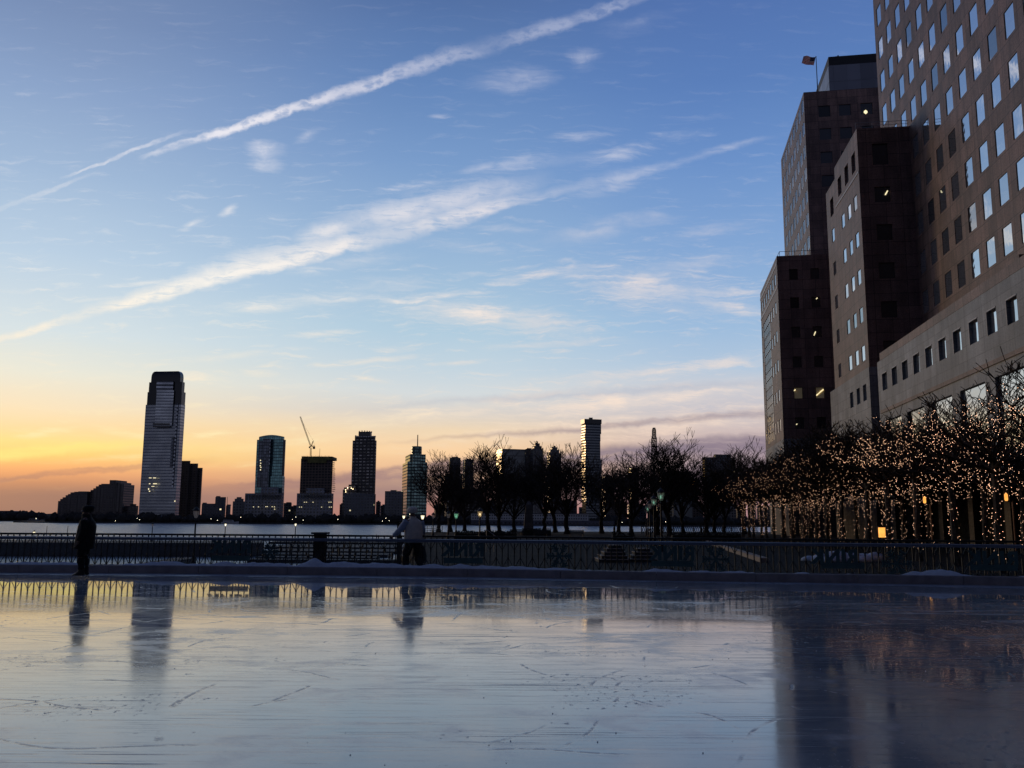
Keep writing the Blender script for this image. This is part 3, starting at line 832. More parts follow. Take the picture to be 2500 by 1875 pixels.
# ------------------------------------------------------------------ the big brown buildings on the right
def facade(b, O, tv, nv_, L, z0, z1, ops, dep=0.28, rb=None):
    """wall in plane through O along tv, openings (s0, s1, za, zb) cut out and given reveals"""
    ss_ = sorted({0.0, L, *[q for o in ops for q in o[:2]]}); zs = sorted({z0, z1, *[q for o in ops for q in o[2:4]]})
    P = lambda s, z, d=0.0: (O[0] + tv[0] * s - nv_[0] * d, O[1] + tv[1] * s - nv_[1] * d, z)
    inside = lambda s, z: any(o[0] < s < o[1] and o[2] < z < o[3] for o in ops)
    for i in range(len(ss_) - 1):
        j = 0
        while j < len(zs) - 1:
            sm = (ss_[i] + ss_[i + 1]) / 2
            if inside(sm, (zs[j] + zs[j + 1]) / 2): j += 1; continue
            k = j
            while k + 1 < len(zs) - 1 and not inside(sm, (zs[k + 1] + zs[k + 2]) / 2): k += 1
            b.quad(P(ss_[i], zs[j]), P(ss_[i], zs[k + 1]), P(ss_[i + 1], zs[k + 1]), P(ss_[i + 1], zs[j])); j = k + 1
    r = rb or b
    for (a, c, za, zb) in [o[:4] for o in ops]:
        r.quad(P(a, za), P(a, za, dep), P(a, zb, dep), P(a, zb)); r.quad(P(c, zb), P(c, zb, dep), P(c, za, dep), P(c, za))
        r.quad(P(a, zb), P(a, zb, dep), P(c, zb, dep), P(c, zb)); r.quad(P(c, za), P(c, za, dep), P(a, za, dep), P(a, za))


_PANE = {}


def pane(parent, O, tv, nv_, op, dep, mat, name='window', bar=False):
    w_, h_ = round(op[1] - op[0], 3), round(op[3] - op[2], 3); key = (w_, h_, mat.name, bar)
    if key not in _PANE:
        b = MB(); b.box(-w_ / 2 - .02, w_ / 2 + .02, 0.0, 0.06, -h_ / 2 - .02, h_ / 2 + .02)
        me = b.mesh(name); me.materials.append(mat)
        if bar:
            b2 = MB(); b2.box(-.03, .03, -.04, 0.0, -h_ / 2, h_ / 2)
            i = len(me.polygons)
        _PANE[key] = me
    s = (op[0] + op[1]) / 2
    c = Vector((O[0] + tv[0] * s - nv_[0] * dep, O[1] + tv[1] * s - nv_[1] * dep, (op[2] + op[3]) / 2))
    o = link(name, _PANE[key], None, parent)
    o.location = c - wl(parent)
    o.rotation_euler = (0, 0, math.atan2(nv_[1], nv_[0]) + math.pi / 2)
    return o


def frame_of(k):
    n_ = math.sqrt(1 + k * k)
    return (k / n_, 1 / n_), (-1 / n_, k / n_), (1 / n_, -k / n_), (-k / n_, -1 / n_), n_   # along west face, its normal, along south face, its normal


KA = 0.1357
tA, nA, tS, nS, qA = frame_of(KA)
UP = lambda u, Y, k=KA: (u + k * Y, Y)


def seen(O, tv, op, margin=60):
    s = (op[0] + op[1]) / 2
    x, y = toPix((O[0] + tv[0] * s, O[1] + tv[1] * s, (op[2] + op[3]) / 2))
    return -margin < x < 2500 + margin and -margin < y < 1875 + margin


def add_panes(parent, O, tv, nv_, ops, dep, mat, cap=100):
    vis = [o for o in ops if seen(O, tv, o)]; rest = [o for o in ops if o not in vis] + vis[cap:]
    for o in vis[:cap]: pane(parent, O, tv, nv_, o, dep, o[4] if len(o) > 4 else mat)
    if rest:
        b = MB()
        for o in rest:
            P = lambda s, z: (O[0] + tv[0] * s - nv_[0] * dep, O[1] + tv[1] * s - nv_[1] * dep, z)
            b.quad(P(o[0], o[2]), P(o[0], o[3]), P(o[1], o[3]), P(o[1], o[2]))
        tag(b.build('window', mat, parent), kind='stuff')


# podium: grey stone, seen behind the lit trees
PY1 = 98.0; PY0 = -20.0
OP = UP(27, PY0); LP = (PY1 - PY0) * qA
pod = thing('granite_podium', (*UP(27, PY1), ZG), 'long low grey granite podium with square windows behind the lit trees', 'building')
SY = lambda Y: (Y - PY0) * qA
wins = [(SY(96.24 - 3.66 * i - 1.75), SY(96.24 - 3.66 * i), 15.5, 17.3) for i in range(28)]
big = [(SY(95.6 - 7.32 * i - 5.4), SY(95.6 - 7.32 * i), 6.6, 12.2) for i in range(14)]
arc_ = [(SY(95.4 - 7.32 * i - 5.0), SY(95.4 - 7.32 * i), ZG + .02, 4.6) for i in range(14)]
b2 = MB(); facade(b2, OP, tA, nA, LP, 5.3, 18.9, wins + big, 0.24)
b2.quad((*UP(27, PY1), ZG + .01), (*UP(27, PY1), 18.9), (*UP(60, PY1 - 33 * KA), 18.9), (*UP(60, PY1 - 33 * KA), ZG))
b2.build('stone_wall', M['stone'], pod)
M['shaded_stone'] = stone_mat('shaded_arcade_stone', (0.045, 0.04, 0.04), 1.2, 1.2, 0.6)  # stone darkened in its colour to carry the shade of arcade and trees
for i in range(15):
    sc0 = SY(95.4 - 7.32 * i) + .0
    q_ = lambda s, d: (OP[0] + tA[0] * s - nA[0] * d, OP[1] + tA[1] * s - nA[1] * d)
    if sc0 > 1: MB().prism([q_(sc0, 0.3), q_(sc0 + 1.1, 0.3), q_(sc0 + 1.1, 1.4), q_(sc0, 1.4)], ZG, 4.6).build('arcade_column', M['shaded_stone'], pod)
bb = MB()
e0, e1 = UP(26.98, PY0), UP(26.98, PY1 - 1.2)
bb.prism([e0, UP(30, PY0), UP(30, PY1 - 1.2), e1], 18.905, 19.7).build('parapet', M['granite'], pod)
MB().prism([UP(26.9, PY0), UP(27.3, PY0), UP(27.3, PY1 - .6), UP(26.9, PY1 - .6)], 13.15, 13.5).build('string_course', M['granite'], pod)
MB().quad((*UP(30.0, PY0), 19.2), (*UP(33.4, PY0), 19.2), (*UP(33.4, PY1), 19.2), (*UP(30.0, PY1), 19.2)).build('roof', M['roofgrey'], pod)
add_panes(pod, OP, tA, nA, [w_ for w_ in wins if w_[0] > SY(40)], 0.24, M['glass'])
add_panes(pod, OP, tA, nA, [w_ for w_ in big if w_[0] > SY(20)], 0.22, M['glass'])
fr_ = MB()
for o in wins[:18]:
    P = lambda s, z, d=0.0: Vector((OP[0] + tA[0] * s + nA[0] * d, OP[1] + tA[1] * s + nA[1] * d, z))
    fr_.beam(P(o[0], o[3] + .05, .0), P(o[1], o[3] + .05, .0), .08, .10); fr_.beam(P(o[1] + .05, o[2], .0), P(o[1] + .05, o[3] + .1, .0), .1, .08)
fr_.build('window_trim', M['trim'], pod)
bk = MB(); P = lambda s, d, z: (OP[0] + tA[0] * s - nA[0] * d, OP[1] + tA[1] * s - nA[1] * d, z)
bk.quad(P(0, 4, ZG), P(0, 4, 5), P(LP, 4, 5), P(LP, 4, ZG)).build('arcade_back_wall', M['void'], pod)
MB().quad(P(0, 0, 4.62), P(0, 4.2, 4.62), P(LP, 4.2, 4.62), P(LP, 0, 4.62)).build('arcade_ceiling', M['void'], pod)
MB().prism([P(0, -1.8, 0)[:2], P(LP - 6, -1.8, 0)[:2], P(LP - 6, -.01, 0)[:2], P(0, -.01, 0)[:2]], 4.75, 5.3).build('canopy', M['stone'], pod)

# tall tower behind the podium
TY0, TY1, TZ = 40.0, 112.0, 84.0
OT = UP(33, TY0); LT = (TY1 - TY0) * qA
tw = thing('granite_tower', (*UP(33, TY1), ZG), 'tall brown granite tower with a grid of sky reflecting windows rising out of frame', 'building')
S_ = lambda Y: (Y - TY0) * qA
ops = []
for r in range(13):
    for c in range(18):
        Yl = 110.85 - 3.75 * c
        ops.append((S_(Yl - 1.98), S_(Yl), 24.75 + 4.6 * r, 27.3 + 4.6 * r))
b = MB(); facade(b, OT, tA, nA, LT, 12, TZ, ops, 0.06)
a0, a1 = UP(33, TY1), UP(68, TY1 - 35 * KA)
b.quad((*a0, 12), (*a0, TZ), (*a1, TZ), (*a1, 12))
c0, c1 = UP(33, TY0), UP(68, TY0 - 35 * KA)
b.quad((*c1, 12), (*c1, TZ), (*c0, TZ), (*c0, 12)); b.quad((*a1, 12), (*a1, TZ), (*c1, TZ), (*c1, 12))
b.build('granite_wall', M['granite'], tw)
MB().quad((*a0, TZ - .01), (*c0, TZ - .01), (*c1, TZ - .01), (*a1, TZ - .01)).build('roof', M['roofgrey'], tw)


def vis_key(o):
    s = (o[0] + o[1]) / 2; Y = TY0 + s / qA; z = o[2]
    return -1.0 / ((Y * Y + 44 * 44) ** 0.5)


def hidden(o): return (TY0 + (o[0] + o[1]) / 2 / qA) > 101 and o[3] < 47
ops_v = sorted([o for o in ops if seen(OT, tA, o, 0) and not hidden(o)], key=vis_key)
add_panes(tw, OT, tA, nA, ops_v + [o for o in ops if o not in ops_v], 0.06, M['glass'], 100)
Pt = lambda s, d, z: Vector((OT[0] + tA[0] * s + nA[0] * d, OT[1] + tA[1] * s + nA[1] * d, z))
q0 = S_(74.7)
MB().prism([Pt(q0 - 3, 0.002, 0).xy, Pt(q0, 0.002, 0).xy, Pt(q0, 1.0, 0).xy, Pt(q0 - 3, 1.0, 0).xy], 22.3, 23.4).build('ledge', M['granite'], tw)

# stepped block in front of it
BY = 101.3
OB = UP(27, BY)
bl = thing('granite_block', (*OB, ZG), 'brown granite block with stepped roof and dark side, left of the grey podium', 'building')
SB = lambda Y: (Y - BY) * qA
LB1, LB2 = SB(113.4), SB(119.0)
cols = [(102.85, 104.42), (105.86, 107.45), (109.2, 110.83), (115.0, 116.55)]
ops = [(SB(a), SB(c), 20.1 + 4.58 * r, 21.88 + 4.58 * r) for r in range(5) for a, c in cols]
mech = [(SB(a), SB(c), 43.1, 45.5) for a, c in ((102.6, 104.45), (106.2, 108.1), (110.0, 111.95))]
mech2 = [(SB(114.8), SB(116.75), 42.0, 44.4)]
b = MB()
facade(b, OB, tA, nA, LB1, 19.0, 42.5, [o for o in ops if o[1] < LB1], 0.06)
facade(b, OB, tA, nA, LB1, 42.5, 47.7, mech, 0.32)
O2 = (OB[0] + tA[0] * LB1, OB[1] + tA[1] * LB1)
sh = lambda o: (o[0] - LB1, o[1] - LB1, o[2], o[3])
facade(b, O2, tA, nA, LB2 - LB1, 19.0, 41.0, [sh(o) for o in ops if o[1] > LB1], 0.06)
facade(b, O2, tA, nA, LB2 - LB1, 41.0, 46.2, [sh(o) for o in mech2], 0.32)
LS = 14.0
sw = [(1.65, 3.4, 20.1 + 4.6 * r, 22.0 + 4.6 * r + (.7 if r == 5 else 0)) for r in range(6)]
facade(b, OB, tS, nS, LS, 19.0, 47.7, sw, 0.25)
PB = lambda s, e, z: (OB[0] + tA[0] * s + tS[0] * e, OB[1] + tA[1] * s + tS[1] * e, z)
b.quad(PB(LB1, 0, 46.2), PB(LB1, 0, 47.7), PB(LB1, LS, 47.7), PB(LB1, LS, 46.2))
b.quad(PB(LB2, 0, 19), PB(LB2, 0, 46.2), PB(LB2, LS, 46.2), PB(LB2, LS, 19))
b.quad(PB(0, LS, 19), PB(LB1, LS, 19), PB(LB1, LS, 47.7), PB(0, LS, 47.7))
b.build('granite_wall', M['granite'], bl)
MB().quad(PB(0, 0, 47.69), PB(0, LS, 47.69), PB(LB1, LS, 47.69), PB(LB1, 0, 47.69)).build('roof', M['roofgrey'], bl)
MB().quad(PB(LB1, 0, 46.19), PB(LB1, LS, 46.19), PB(LB2, LS, 46.19), PB(LB2, 0, 46.19)).build('lower_roof', M['roofgrey'], bl)
st = [(SB(a), SB(c), 15.4, 17.3) for a, c in cols[:3]]
b = MB(); OB3 = (OB[0] + nA[0] * 0.06, OB[1] + nA[1] * 0.06)
facade(b, OB3, tA, nA, SB(121.8), 7.0, 19.0, st, 0.24)
MB().prism([OB3, (OB3[0] + tA[0] * SB(121.8), OB3[1] + tA[1] * SB(121.8)), UP(29, 121.8), UP(29, 101.4)], ZG, 6.99).build('shaded_ground_floor', M['shaded_stone'], bl)  # lower storey coloured dark for the shade behind the trees
b.quad((*OB3, 7.0), (*OB3, 19.0), PB(0, 3, 19.0), PB(0, 3, 7.0))
e3 = (OB3[0] + tA[0] * SB(121.8), OB3[1] + tA[1] * SB(121.8))
b.quad((*OB3, 18.99), (*e3, 18.99), PB(SB(121.8), 3, 18.99), PB(0, 3, 18.99))
b.build('stone_base', M['stone'], bl)
add_panes(bl, OB, tA, nA, ops, 0.06, M['glass']); add_panes(bl, OB, tA, nA, mech + mech2, 0.32, M['glass'])
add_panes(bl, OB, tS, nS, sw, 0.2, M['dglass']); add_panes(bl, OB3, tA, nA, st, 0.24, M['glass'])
tb = MB()
for z in (42.35, 45.95):
    if z < 45: tb.beam(Vector(PB(0.02, 0, z)) + Vector((*nA, 0)) * .02, Vector(PB(LB1, 0, z)) + Vector((*nA, 0)) * .02, .08, .22)
tb.build('pale_band', M['trim'], bl)
rl = MB()
for e in range(0, 15, 2): rl.tube(PB(0.4, e * .95, 47.7), PB(0.4, e * .95, 48.6), .03, .03, 5)
rl.tube(PB(0.4, 0, 48.6), PB(0.4, 13.3, 48.6), .035, .035, 5); rl.tube(PB(0.4, 0, 48.2), PB(0.4, 13.3, 48.2), .025, .025, 5)
rl.build('roof_railing', M['trim'], bl)
ll = MB(); P2 = lambda e, d, z: Vector((OB[0] + tS[0] * e + nS[0] * d, OB[1] + tS[1] * e + nS[1] * d, z))
ll.beam(P2(2.85, -.1, 39.4), P2(3.15, -.1, 39.9), .05, .14).build('ceiling_light', M['officelight'], bl)
# narrow dark link between podium and block
lk = thing('link_wall', (*UP(27.5, 98), ZG), 'narrow recessed dark wall between grey podium and brown block', 'wall')
MB().prism([UP(28.2, 97.9), UP(32.9, 97.9 - 0.6), UP(32.9, 102.5), UP(28.2, 102.9)], ZG, 18.6).build('wall', M['granite'], lk)

# rear wing: low block with a glazed strip, and the high block behind it
KB = 0.164
tB, nB, tBS, nBS, qB = frame_of(KB)
WY = 135.0; UW = 18.723
OW = UP(UW, WY, KB)
wg = thing('rear_wing', (*OW, ZG), 'dark brown rear wing with a tall glazed strip and pale bands under its roof', 'building')
SW = lambda Y: (Y - WY) * qB
LW = SW(158.3)
trip = [(137.8, 139.2), (140.8, 142.2), (143.85, 145.2), (156.1, 157.4)]
ops = [(SW(a), SW(c), z, z + 1.85) for z in (15.3, 19.95, 24.6, 29.2, 33.75) for a, c in trip]
topw = [(SW(137.3 + 3 * i), SW(138.75 + 3 * i), 38.2, 40.05) for i in range(7)]
strip = [(SW(146.2), SW(154.9), 14.6, 35.8)]
b = MB(); facade(b, OW, tB, nB, LW, 13.8, 42.15, ops + topw + strip, 0.06)
LWS = 24.0
sops = [(e, e + 1.3, z, z + 1.7) for z in (15.3, 19.85, 24.6, 29.2, 33.8, 38.3) for e in (1.75, 4.9)]
facade(b, OW, tBS, nBS, LWS, 13.8, 42.15, sops, 0.2)
PW = lambda s, e, z: (OW[0] + tB[0] * s + tBS[0] * e, OW[1] + tB[1] * s + tBS[1] * e, z)
b.quad(PW(LW, 0, 13.8), PW(LW, 0, 42.15), PW(LW, LWS, 42.15), PW(LW, LWS, 13.8))
b.quad(PW(0, LWS, 13.8), PW(LW, LWS, 13.8), PW(LW, LWS, 42.15), PW(0, LWS, 42.15))
b.build('granite_wall', M['granite'], wg)
MB().quad(PW(0, 0, 42.1), PW(0, LWS, 42.1), PW(LW, LWS, 42.1), PW(LW, 0, 42.1)).build('roof', M['roofgrey'], wg)
b = MB(); n3 = Vector((*nB, 0)) * 0.05
b.quad(*[Vector(PW(*q)) + n3 for q in ((-.05, 0, 8), (-.05, 0, 13.8), (LW, 0, 13.8), (LW, 0, 8))])
b.quad(PW(-.05, 0, 8), PW(-.05, LWS, 8), PW(-.05, LWS, 13.8), PW(-.05, 0, 13.8)).build('stone_base', M['stone'], wg)
MB().prism([PW(0, .3, 0)[:2], PW(0, LWS, 0)[:2], PW(LW, LWS, 0)[:2], PW(LW, .3, 0)[:2]], ZG, 7.99).build('shaded_ground_floor', M['shaded_stone'], wg)  # shade under the tree canopies put into this storey's colour
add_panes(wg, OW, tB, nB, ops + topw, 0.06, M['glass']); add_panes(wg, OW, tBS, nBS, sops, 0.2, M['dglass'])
pn = pane(wg, OW, tB, nB, strip[0], 0.06, M['glass'], 'glazed_strip')
gr = MB()
Pn = lambda s, z, d=0.02: Vector((OW[0] + tB[0] * s + nB[0] * d, OW[1] + tB[1] * s + nB[1] * d, z))
for i in range(7): gr.beam(Pn(strip[0][0] + (strip[0][1] - strip[0][0]) * i / 6, 14.6, -.04), Pn(strip[0][0] + (strip[0][1] - strip[0][0]) * i / 6, 35.8, -.04), .07, .06)
for i in range(15): gr.beam(Pn(strip[0][0], 14.6 + 21.2 * i / 14, -.04), Pn(strip[0][1], 14.6 + 21.2 * i / 14, -.04), .06, .07)
gr.build('glazing_bars', M['granite'], wg)
pb_ = MB()
for z in (37.35, 41.0): pb_.beam(Pn(0.02, z), Pn(LW, z), .08, .42)
pb_.build('pale_band', M['trim'], wg)
rl = MB()
for i in range(9): rl.tube(PW(1.2 + i * 2.4, .6, 42.1), PW(1.2 + i * 2.4, .6, 43.2), .035, .035, 5)
rl.tube(PW(1.2, .6, 43.2), PW(20.4, .6, 43.2), .04, .04, 5); rl.tube(PW(1.2, .6, 43.2), PW(1.2, 12, 43.2), .04, .04, 5)
for i in range(6): rl.tube(PW(1.2, .6 + 2.3 * i, 42.1), PW(1.2, .6 + 2.3 * i, 43.2), .035, .035, 5)
rl.build('roof_railing', M['black'], wg)
Ps = lambda e, z: Vector((OW[0] + tBS[0] * e + nBS[0] * -.1, OW[1] + tBS[1] * e + nBS[1] * -.1, z))
for (e0, z0, e1, z1) in ((1.78, 21.05, 2.0, 21.25), (5.0, 20.3, 6.05, 21.2), (5.05, 29.5, 5.3, 30.1), (5.6, 35.15, 5.8, 35.35), (1.9, 15.9, 2.05, 16.05)):
    MB().beam(Ps(e0, z0), Ps(e1, z1), .05, .13).build('ceiling_light', M['officelight'], wg)
M['dimroom'] = emis('dim_room', (1.0, 0.8, 0.42), 0.018)
for e in (1.75, 4.9):
    MB().beam(Ps(e + .08, 20.7) + Vector((*nBS, 0)) * -.06, Ps(e + 1.22, 20.7) + Vector((*nBS, 0)) * -.06, .04, 1.6).build('lit_room', M['dimroom'], wg)

CYn = 165.0; UC = 29.383
OC = UP(UC, CYn, KB)
hb = thing('high_rear_block', (*OC, ZG), 'highest brown rear block with paired windows and a grey penthouse, a flag on its roof', 'building')
SCc = lambda Y: (Y - CYn) * qB
LC = SCc(198.3); ZC = 84.2
ops = []
for r in range(9):
    for c in range(8):
        for h_ in (0, 1.25):
            ops.append((SCc(166.0 + 3.95 * c) + h_, SCc(166.0 + 3.95 * c) + h_ + 1.0, 43.9 + 4.6 * r, 46.5 + 4.6 * r))
b = MB(); facade(b, OC, tB, nB, LC, 20, ZC, ops, 0.05)
LCS = 30.0
sops = [(e, e + 2.2, z, z + 2.3) for z in (78.9, 74.25, 69.5, 64.8) for e in (2.6, 6.4, 10.4)]
facade(b, OC, tBS, nBS, LCS, 20, ZC, sops, 0.2)
PC = lambda s, e, z: (OC[0] + tB[0] * s + tBS[0] * e, OC[1] + tB[1] * s + tBS[1] * e, z)
b.quad(PC(LC, 0, 20), PC(LC, 0, ZC), PC(LC, LCS, ZC), PC(LC, LCS, 20)); b.quad(PC(0, LCS, 20), PC(LC, LCS, 20), PC(LC, LCS, ZC), PC(0, LCS, ZC))
b.build('granite_wall', M['granite'], hb)
MB().quad(PC(0, 0, ZC - .02), PC(0, LCS, ZC - .02), PC(LC, LCS, ZC - .02), PC(LC, 0, ZC - .02)).build('roof', M['roofgrey'], hb)
pairs = [o for o in ops]
add_panes(hb, OC, tB, nB, sorted(pairs, key=lambda o: -o[2] + 0 * o[0]), 0.05, M['glass'], 85)
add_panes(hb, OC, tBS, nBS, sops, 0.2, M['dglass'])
Pc = lambda e, z: Vector((OC[0] + tBS[0] * e + nBS[0] * -.08, OC[1] + tBS[1] * e + nBS[1] * -.08, z))
MB().ell([(0, 0, -.5, .05, .05), (0, 0, -.3, .4, .12), (0, 0, 0, .5, .12), (0, 0, .3, .35, .12), (0, 0, .45, .05, .05)], 10)
lm = MB(); q = Pc(11.3, 79.4)
lm.ell([(q.x, q.y, q.z - .4, .06, .1), (q.x, q.y, q.z - .15, .36, .15), (q.x, q.y, q.z + .15, .34, .15), (q.x, q.y, q.z + .35, .1, .1)], 10).build('ceiling_light', M['officelight'], hb)
# penthouse and chimneys
p0 = onY(2025, 215, 172.0)
PHW = 30.0
ph = [(p0.x, p0.y), (p0.x + tBS[0] * PHW, p0.y + tBS[1] * PHW), (p0.x + tBS[0] * PHW + tB[0] * 26, p0.y + tBS[1] * PHW + tB[1] * 26), (p0.x + tB[0] * 26, p0.y + tB[1] * 26)]
zt = onY(2025, 138, 172.0).z
M['metalpanel'] = facade_mat('metal_panel', (0.15, 0.16, 0.19), (0.22, 0.23, 0.27), 2.6, 9.0, 0.97, 0.98, 0, metal=0.3, grough=0.4, gvar=0.2)
MB().prism(ph, ZC - .03, zt - 2.0).build('penthouse', M['metalpanel'], hb)
e = 0.0
pt_ = [(p0.x + .15, p0.y + .15), (ph[1][0], ph[1][1] + .15), ph[2], (ph[3][0] + .15, ph[3][1])]
MB().prism(pt_, zt - 1.995, zt).build('penthouse_top', M['black'], hb)
for px in (2041, 2046): 
    q = onY(px, 137, 174); MB().tube((q.x, q.y, zt - .05), (q.x, q.y, zt + 1.1 + .2 * (px - 2041) / 5), .18, .18, 8, True).build('flue', M['black'], hb)

# unseen blocks added behind the rink to keep the sky off faces turned this way
for (x0, x1, y0, y1, zt2, lab) in ((-75, -22, -95, -50, 78, 'unseen brown granite office block added behind the rink for shade, left of the gap'), (-14, 60, -100, -42, 120, 'tallest unseen brown granite office block added behind the rink for shade'), (66, 150, -90, -36, 95, 'unseen brown granite office block added behind the rink for shade, right of the tallest')):
    M['blocker_wall'] = M.get('blocker_wall') or facade_mat('granite_grid', (0.045, 0.035, 0.03), (0.10, 0.12, 0.15), 3.8, 4.6, .55, .55, .03, (1, .85, .5), .5, metal=.6)
    o = thing('office_block', ((x0 + x1) / 2, y1, ZG), lab, 'building')
    MB().box(x0, x1, y0, y1, ZG, zt2).build('wall', M['blocker_wall'], o); MB().box(x0 + 8, x1 - 8, y0 + 8, y1 - 8, zt2 + .002, zt2 + 6).build('penthouse', M['roofgrey'], o)

# flagpole with its flag
f0 = onY(1996, 218, 168.0); f1 = onY(1994, 139, 168.0)
fp = thing('flagpole', (f0.x, f0.y, ZC - .1), 'thin flagpole standing on the roof edge of the highest rear block', 'flagpole')
b = MB(); b.tube((f0.x, f0.y, ZC - .1), (f0.x, f0.y, f1.z), .11, .07, 8, True); b.lathe([(.0, 0), (.1, .05), (.1, .15), (0, .2)], (f0.x, f0.y, f1.z), 8)
b.build('pole', M['black'], fp)
m, t = new_mat('flag_cloth')
uv = t.n('ShaderNodeSeparateXYZ', {0: t.n('ShaderNodeUVMap').outputs[0]}).outputs
stripe = t.m('LESS_THAN', t.m('FRACT', t.m('MULTIPLY', uv[1], 6.5)), 0.5)
c = t.mixc(stripe, (0.42, 0.40, 0.40, 1), (0.33, 0.022, 0.03, 1))
can = t.m('MULTIPLY', t.m('LESS_THAN', uv[0], 0.4), t.m('GREATER_THAN', uv[1], 0.46))
su = t.m('SUBTRACT', t.m('FRACT', t.m('MULTIPLY', uv[0], 15)), .5); sv = t.m('SUBTRACT', t.m('FRACT', t.m('MULTIPLY', uv[1], 9)), .5)
star = t.m('LESS_THAN', t.m('ADD', t.m('MULTIPLY', su, su), t.m('MULTIPLY', sv, sv)), 0.05)
c = t.mixc(can, c, t.mixc(star, (0.012, 0.014, 0.05, 1), (0.3, 0.3, 0.3, 1)))
fb_ = t.n('ShaderNodeBsdfDiffuse', {0: c}); ft = t.n('ShaderNodeBsdfTranslucent', {0: c})
t.n('ShaderNodeOutputMaterial', {0: t.n('ShaderNodeMixShader', {0: .4, 1: fb_.outputs[0], 2: ft.outputs[0]}).outputs[0]})
nu, nv2 = 26, 14; FW, FH = 2.35, 1.75
vs, uvs, fs = [], [], []
for j in range(nv2 + 1):
    for i in range(nu + 1):
        u, v = i / nu, j / nv2
        x = -u * FW + 0.16 * math.sin(u * 5 + v * 1.5) * u - (1 - v) * 0.42
        y = -0.22 * math.sin(u * 8 + v * 2.2) * (0.3 + u)
        z = (v - 1) * FH + 0.42 * u - 0.13 * math.sin(u * 6.5 + 1.0 + v) * u - 0.1 * math.sin(u * 3)
        vs.append((x, y, z)); uvs.append((u, v))
for j in range(nv2):
    for i in range(nu): k = j * (nu + 1) + i; fs.append((k, k + 1, k + nu + 2, k + nu + 1))
me = D.meshes.new('flag'); me.from_pydata(vs, [], fs); ul = me.uv_layers.new(name='UVMap').data
for p in me.polygons:
    p.use_smooth = True
    for li, vi in zip(p.loop_indices, p.vertices): ul[li].uv = uvs[vi]
fl = link('flag', me, m, None, Vector((f0.x - .1, f0.y, f1.z - .05)))
tag(fl, 'striped flag with a dark canton flying from the rooftop pole', 'flag')
#=====PART4

# ------------------------------------------------------------------ the skyline across the river
ZS = -3.65
kx = math.cos(TH) / FPX


def foot(xl, s, xr, py, Y, phi):               # rectangle seen with its corner at photo column s
    c = onY(s, py, Y); p = rad(phi); dr = (math.cos(p), math.sin(p)); dl = (-math.sin(p), math.cos(p))
    q = []
    for x, d in ((xl, dl), (xr, dr)):
        dd = ray(x, py); r = dd.x / dd.y
        q.append((r * Y - c.x) / (d[0] - r * d[1]))
    L, R_ = q
    return [(c.x, Y), (c.x + dr[0] * R_, Y + dr[1] * R_), (c.x + dr[0] * R_ + dl[0] * L, Y + dr[1] * R_ + dl[1] * L), (c.x + dl[0] * L, Y + dl[1] * L)]


def zat(px, py, Y): return onY(px, py, Y).z


def blk(parent, name, mat, xl, s, xr, ytop, Y, phi=12, ybot=None, dz=0.0):
    F_ = foot(xl, s, xr, ytop, Y, phi)
    z0 = ZS if ybot is None else zat(s, ybot, Y)
    return MB().prism(F_, z0 + dz, zat(s, ytop, Y)).build(name, mat, parent)


def box_(parent, name, mat, x0, y0, x1, y1, Y, th=1.0, depth=None):   # pixel rectangle as a slab at distance Y
    ym = (y0 + y1) / 2
    a, c = onY(x0, ym, Y), onY(x1, ym, Y)
    zb = ZS if y1 is None else zat((x0 + x1) / 2, y1, Y)
    return MB().box(a.x, c.x, Y - th, Y + (depth or 0.0), zb, zat((x0 + x1) / 2, y0, Y)).build(name, mat, parent)


def rowwin(parent, name, mat, x0, x1, n, y0, y1, Y, fill=0.6, arch=False, th=0.4):
    a, c = onY(x0, (y0 + y1) / 2, Y), onY(x1, (y0 + y1) / 2, Y); w_ = (c.x - a.x) / n * fill
    z1, z0 = zat((x0 + x1) / 2, y0, Y), zat((x0 + x1) / 2, y1, Y); h = z1 - z0
    pr = [(-w_ / 2, 0), (w_ / 2, 0), (w_ / 2, h)] + ([] if not arch else [(w_ / 2 * math.cos(k * math.pi / 6), h - w_ / 2 + w_ / 2 * math.sin(k * math.pi / 6)) for k in range(1, 6)]) + [(-w_ / 2, h)]
    if arch: pr[2] = (w_ / 2, h - w_ / 2); pr[-1] = (-w_ / 2, h - w_ / 2)
    b = MB(); k = len(pr)
    b.v = [(x, -th, z) for x, z in pr] + [(x, 0, z) for x, z in pr]
    b.f = [tuple(range(k))] + [(i, k + i, k + (i + 1) % k, (i + 1) % k) for i in range(k)]
    me = b.mesh(name); me.materials.append(mat)
    for i in range(n):
        o = link(name, me, None, parent); o.location = Vector((a.x + (c.x - a.x) * (i + .5) / n, Y, z0)) - wl(parent)


def bld(label, px, Y=1230, name='tower_block', cat='building'):
    p = onY(px, 1277, Y); return thing(name, (p.x, Y, ZS), label, cat)


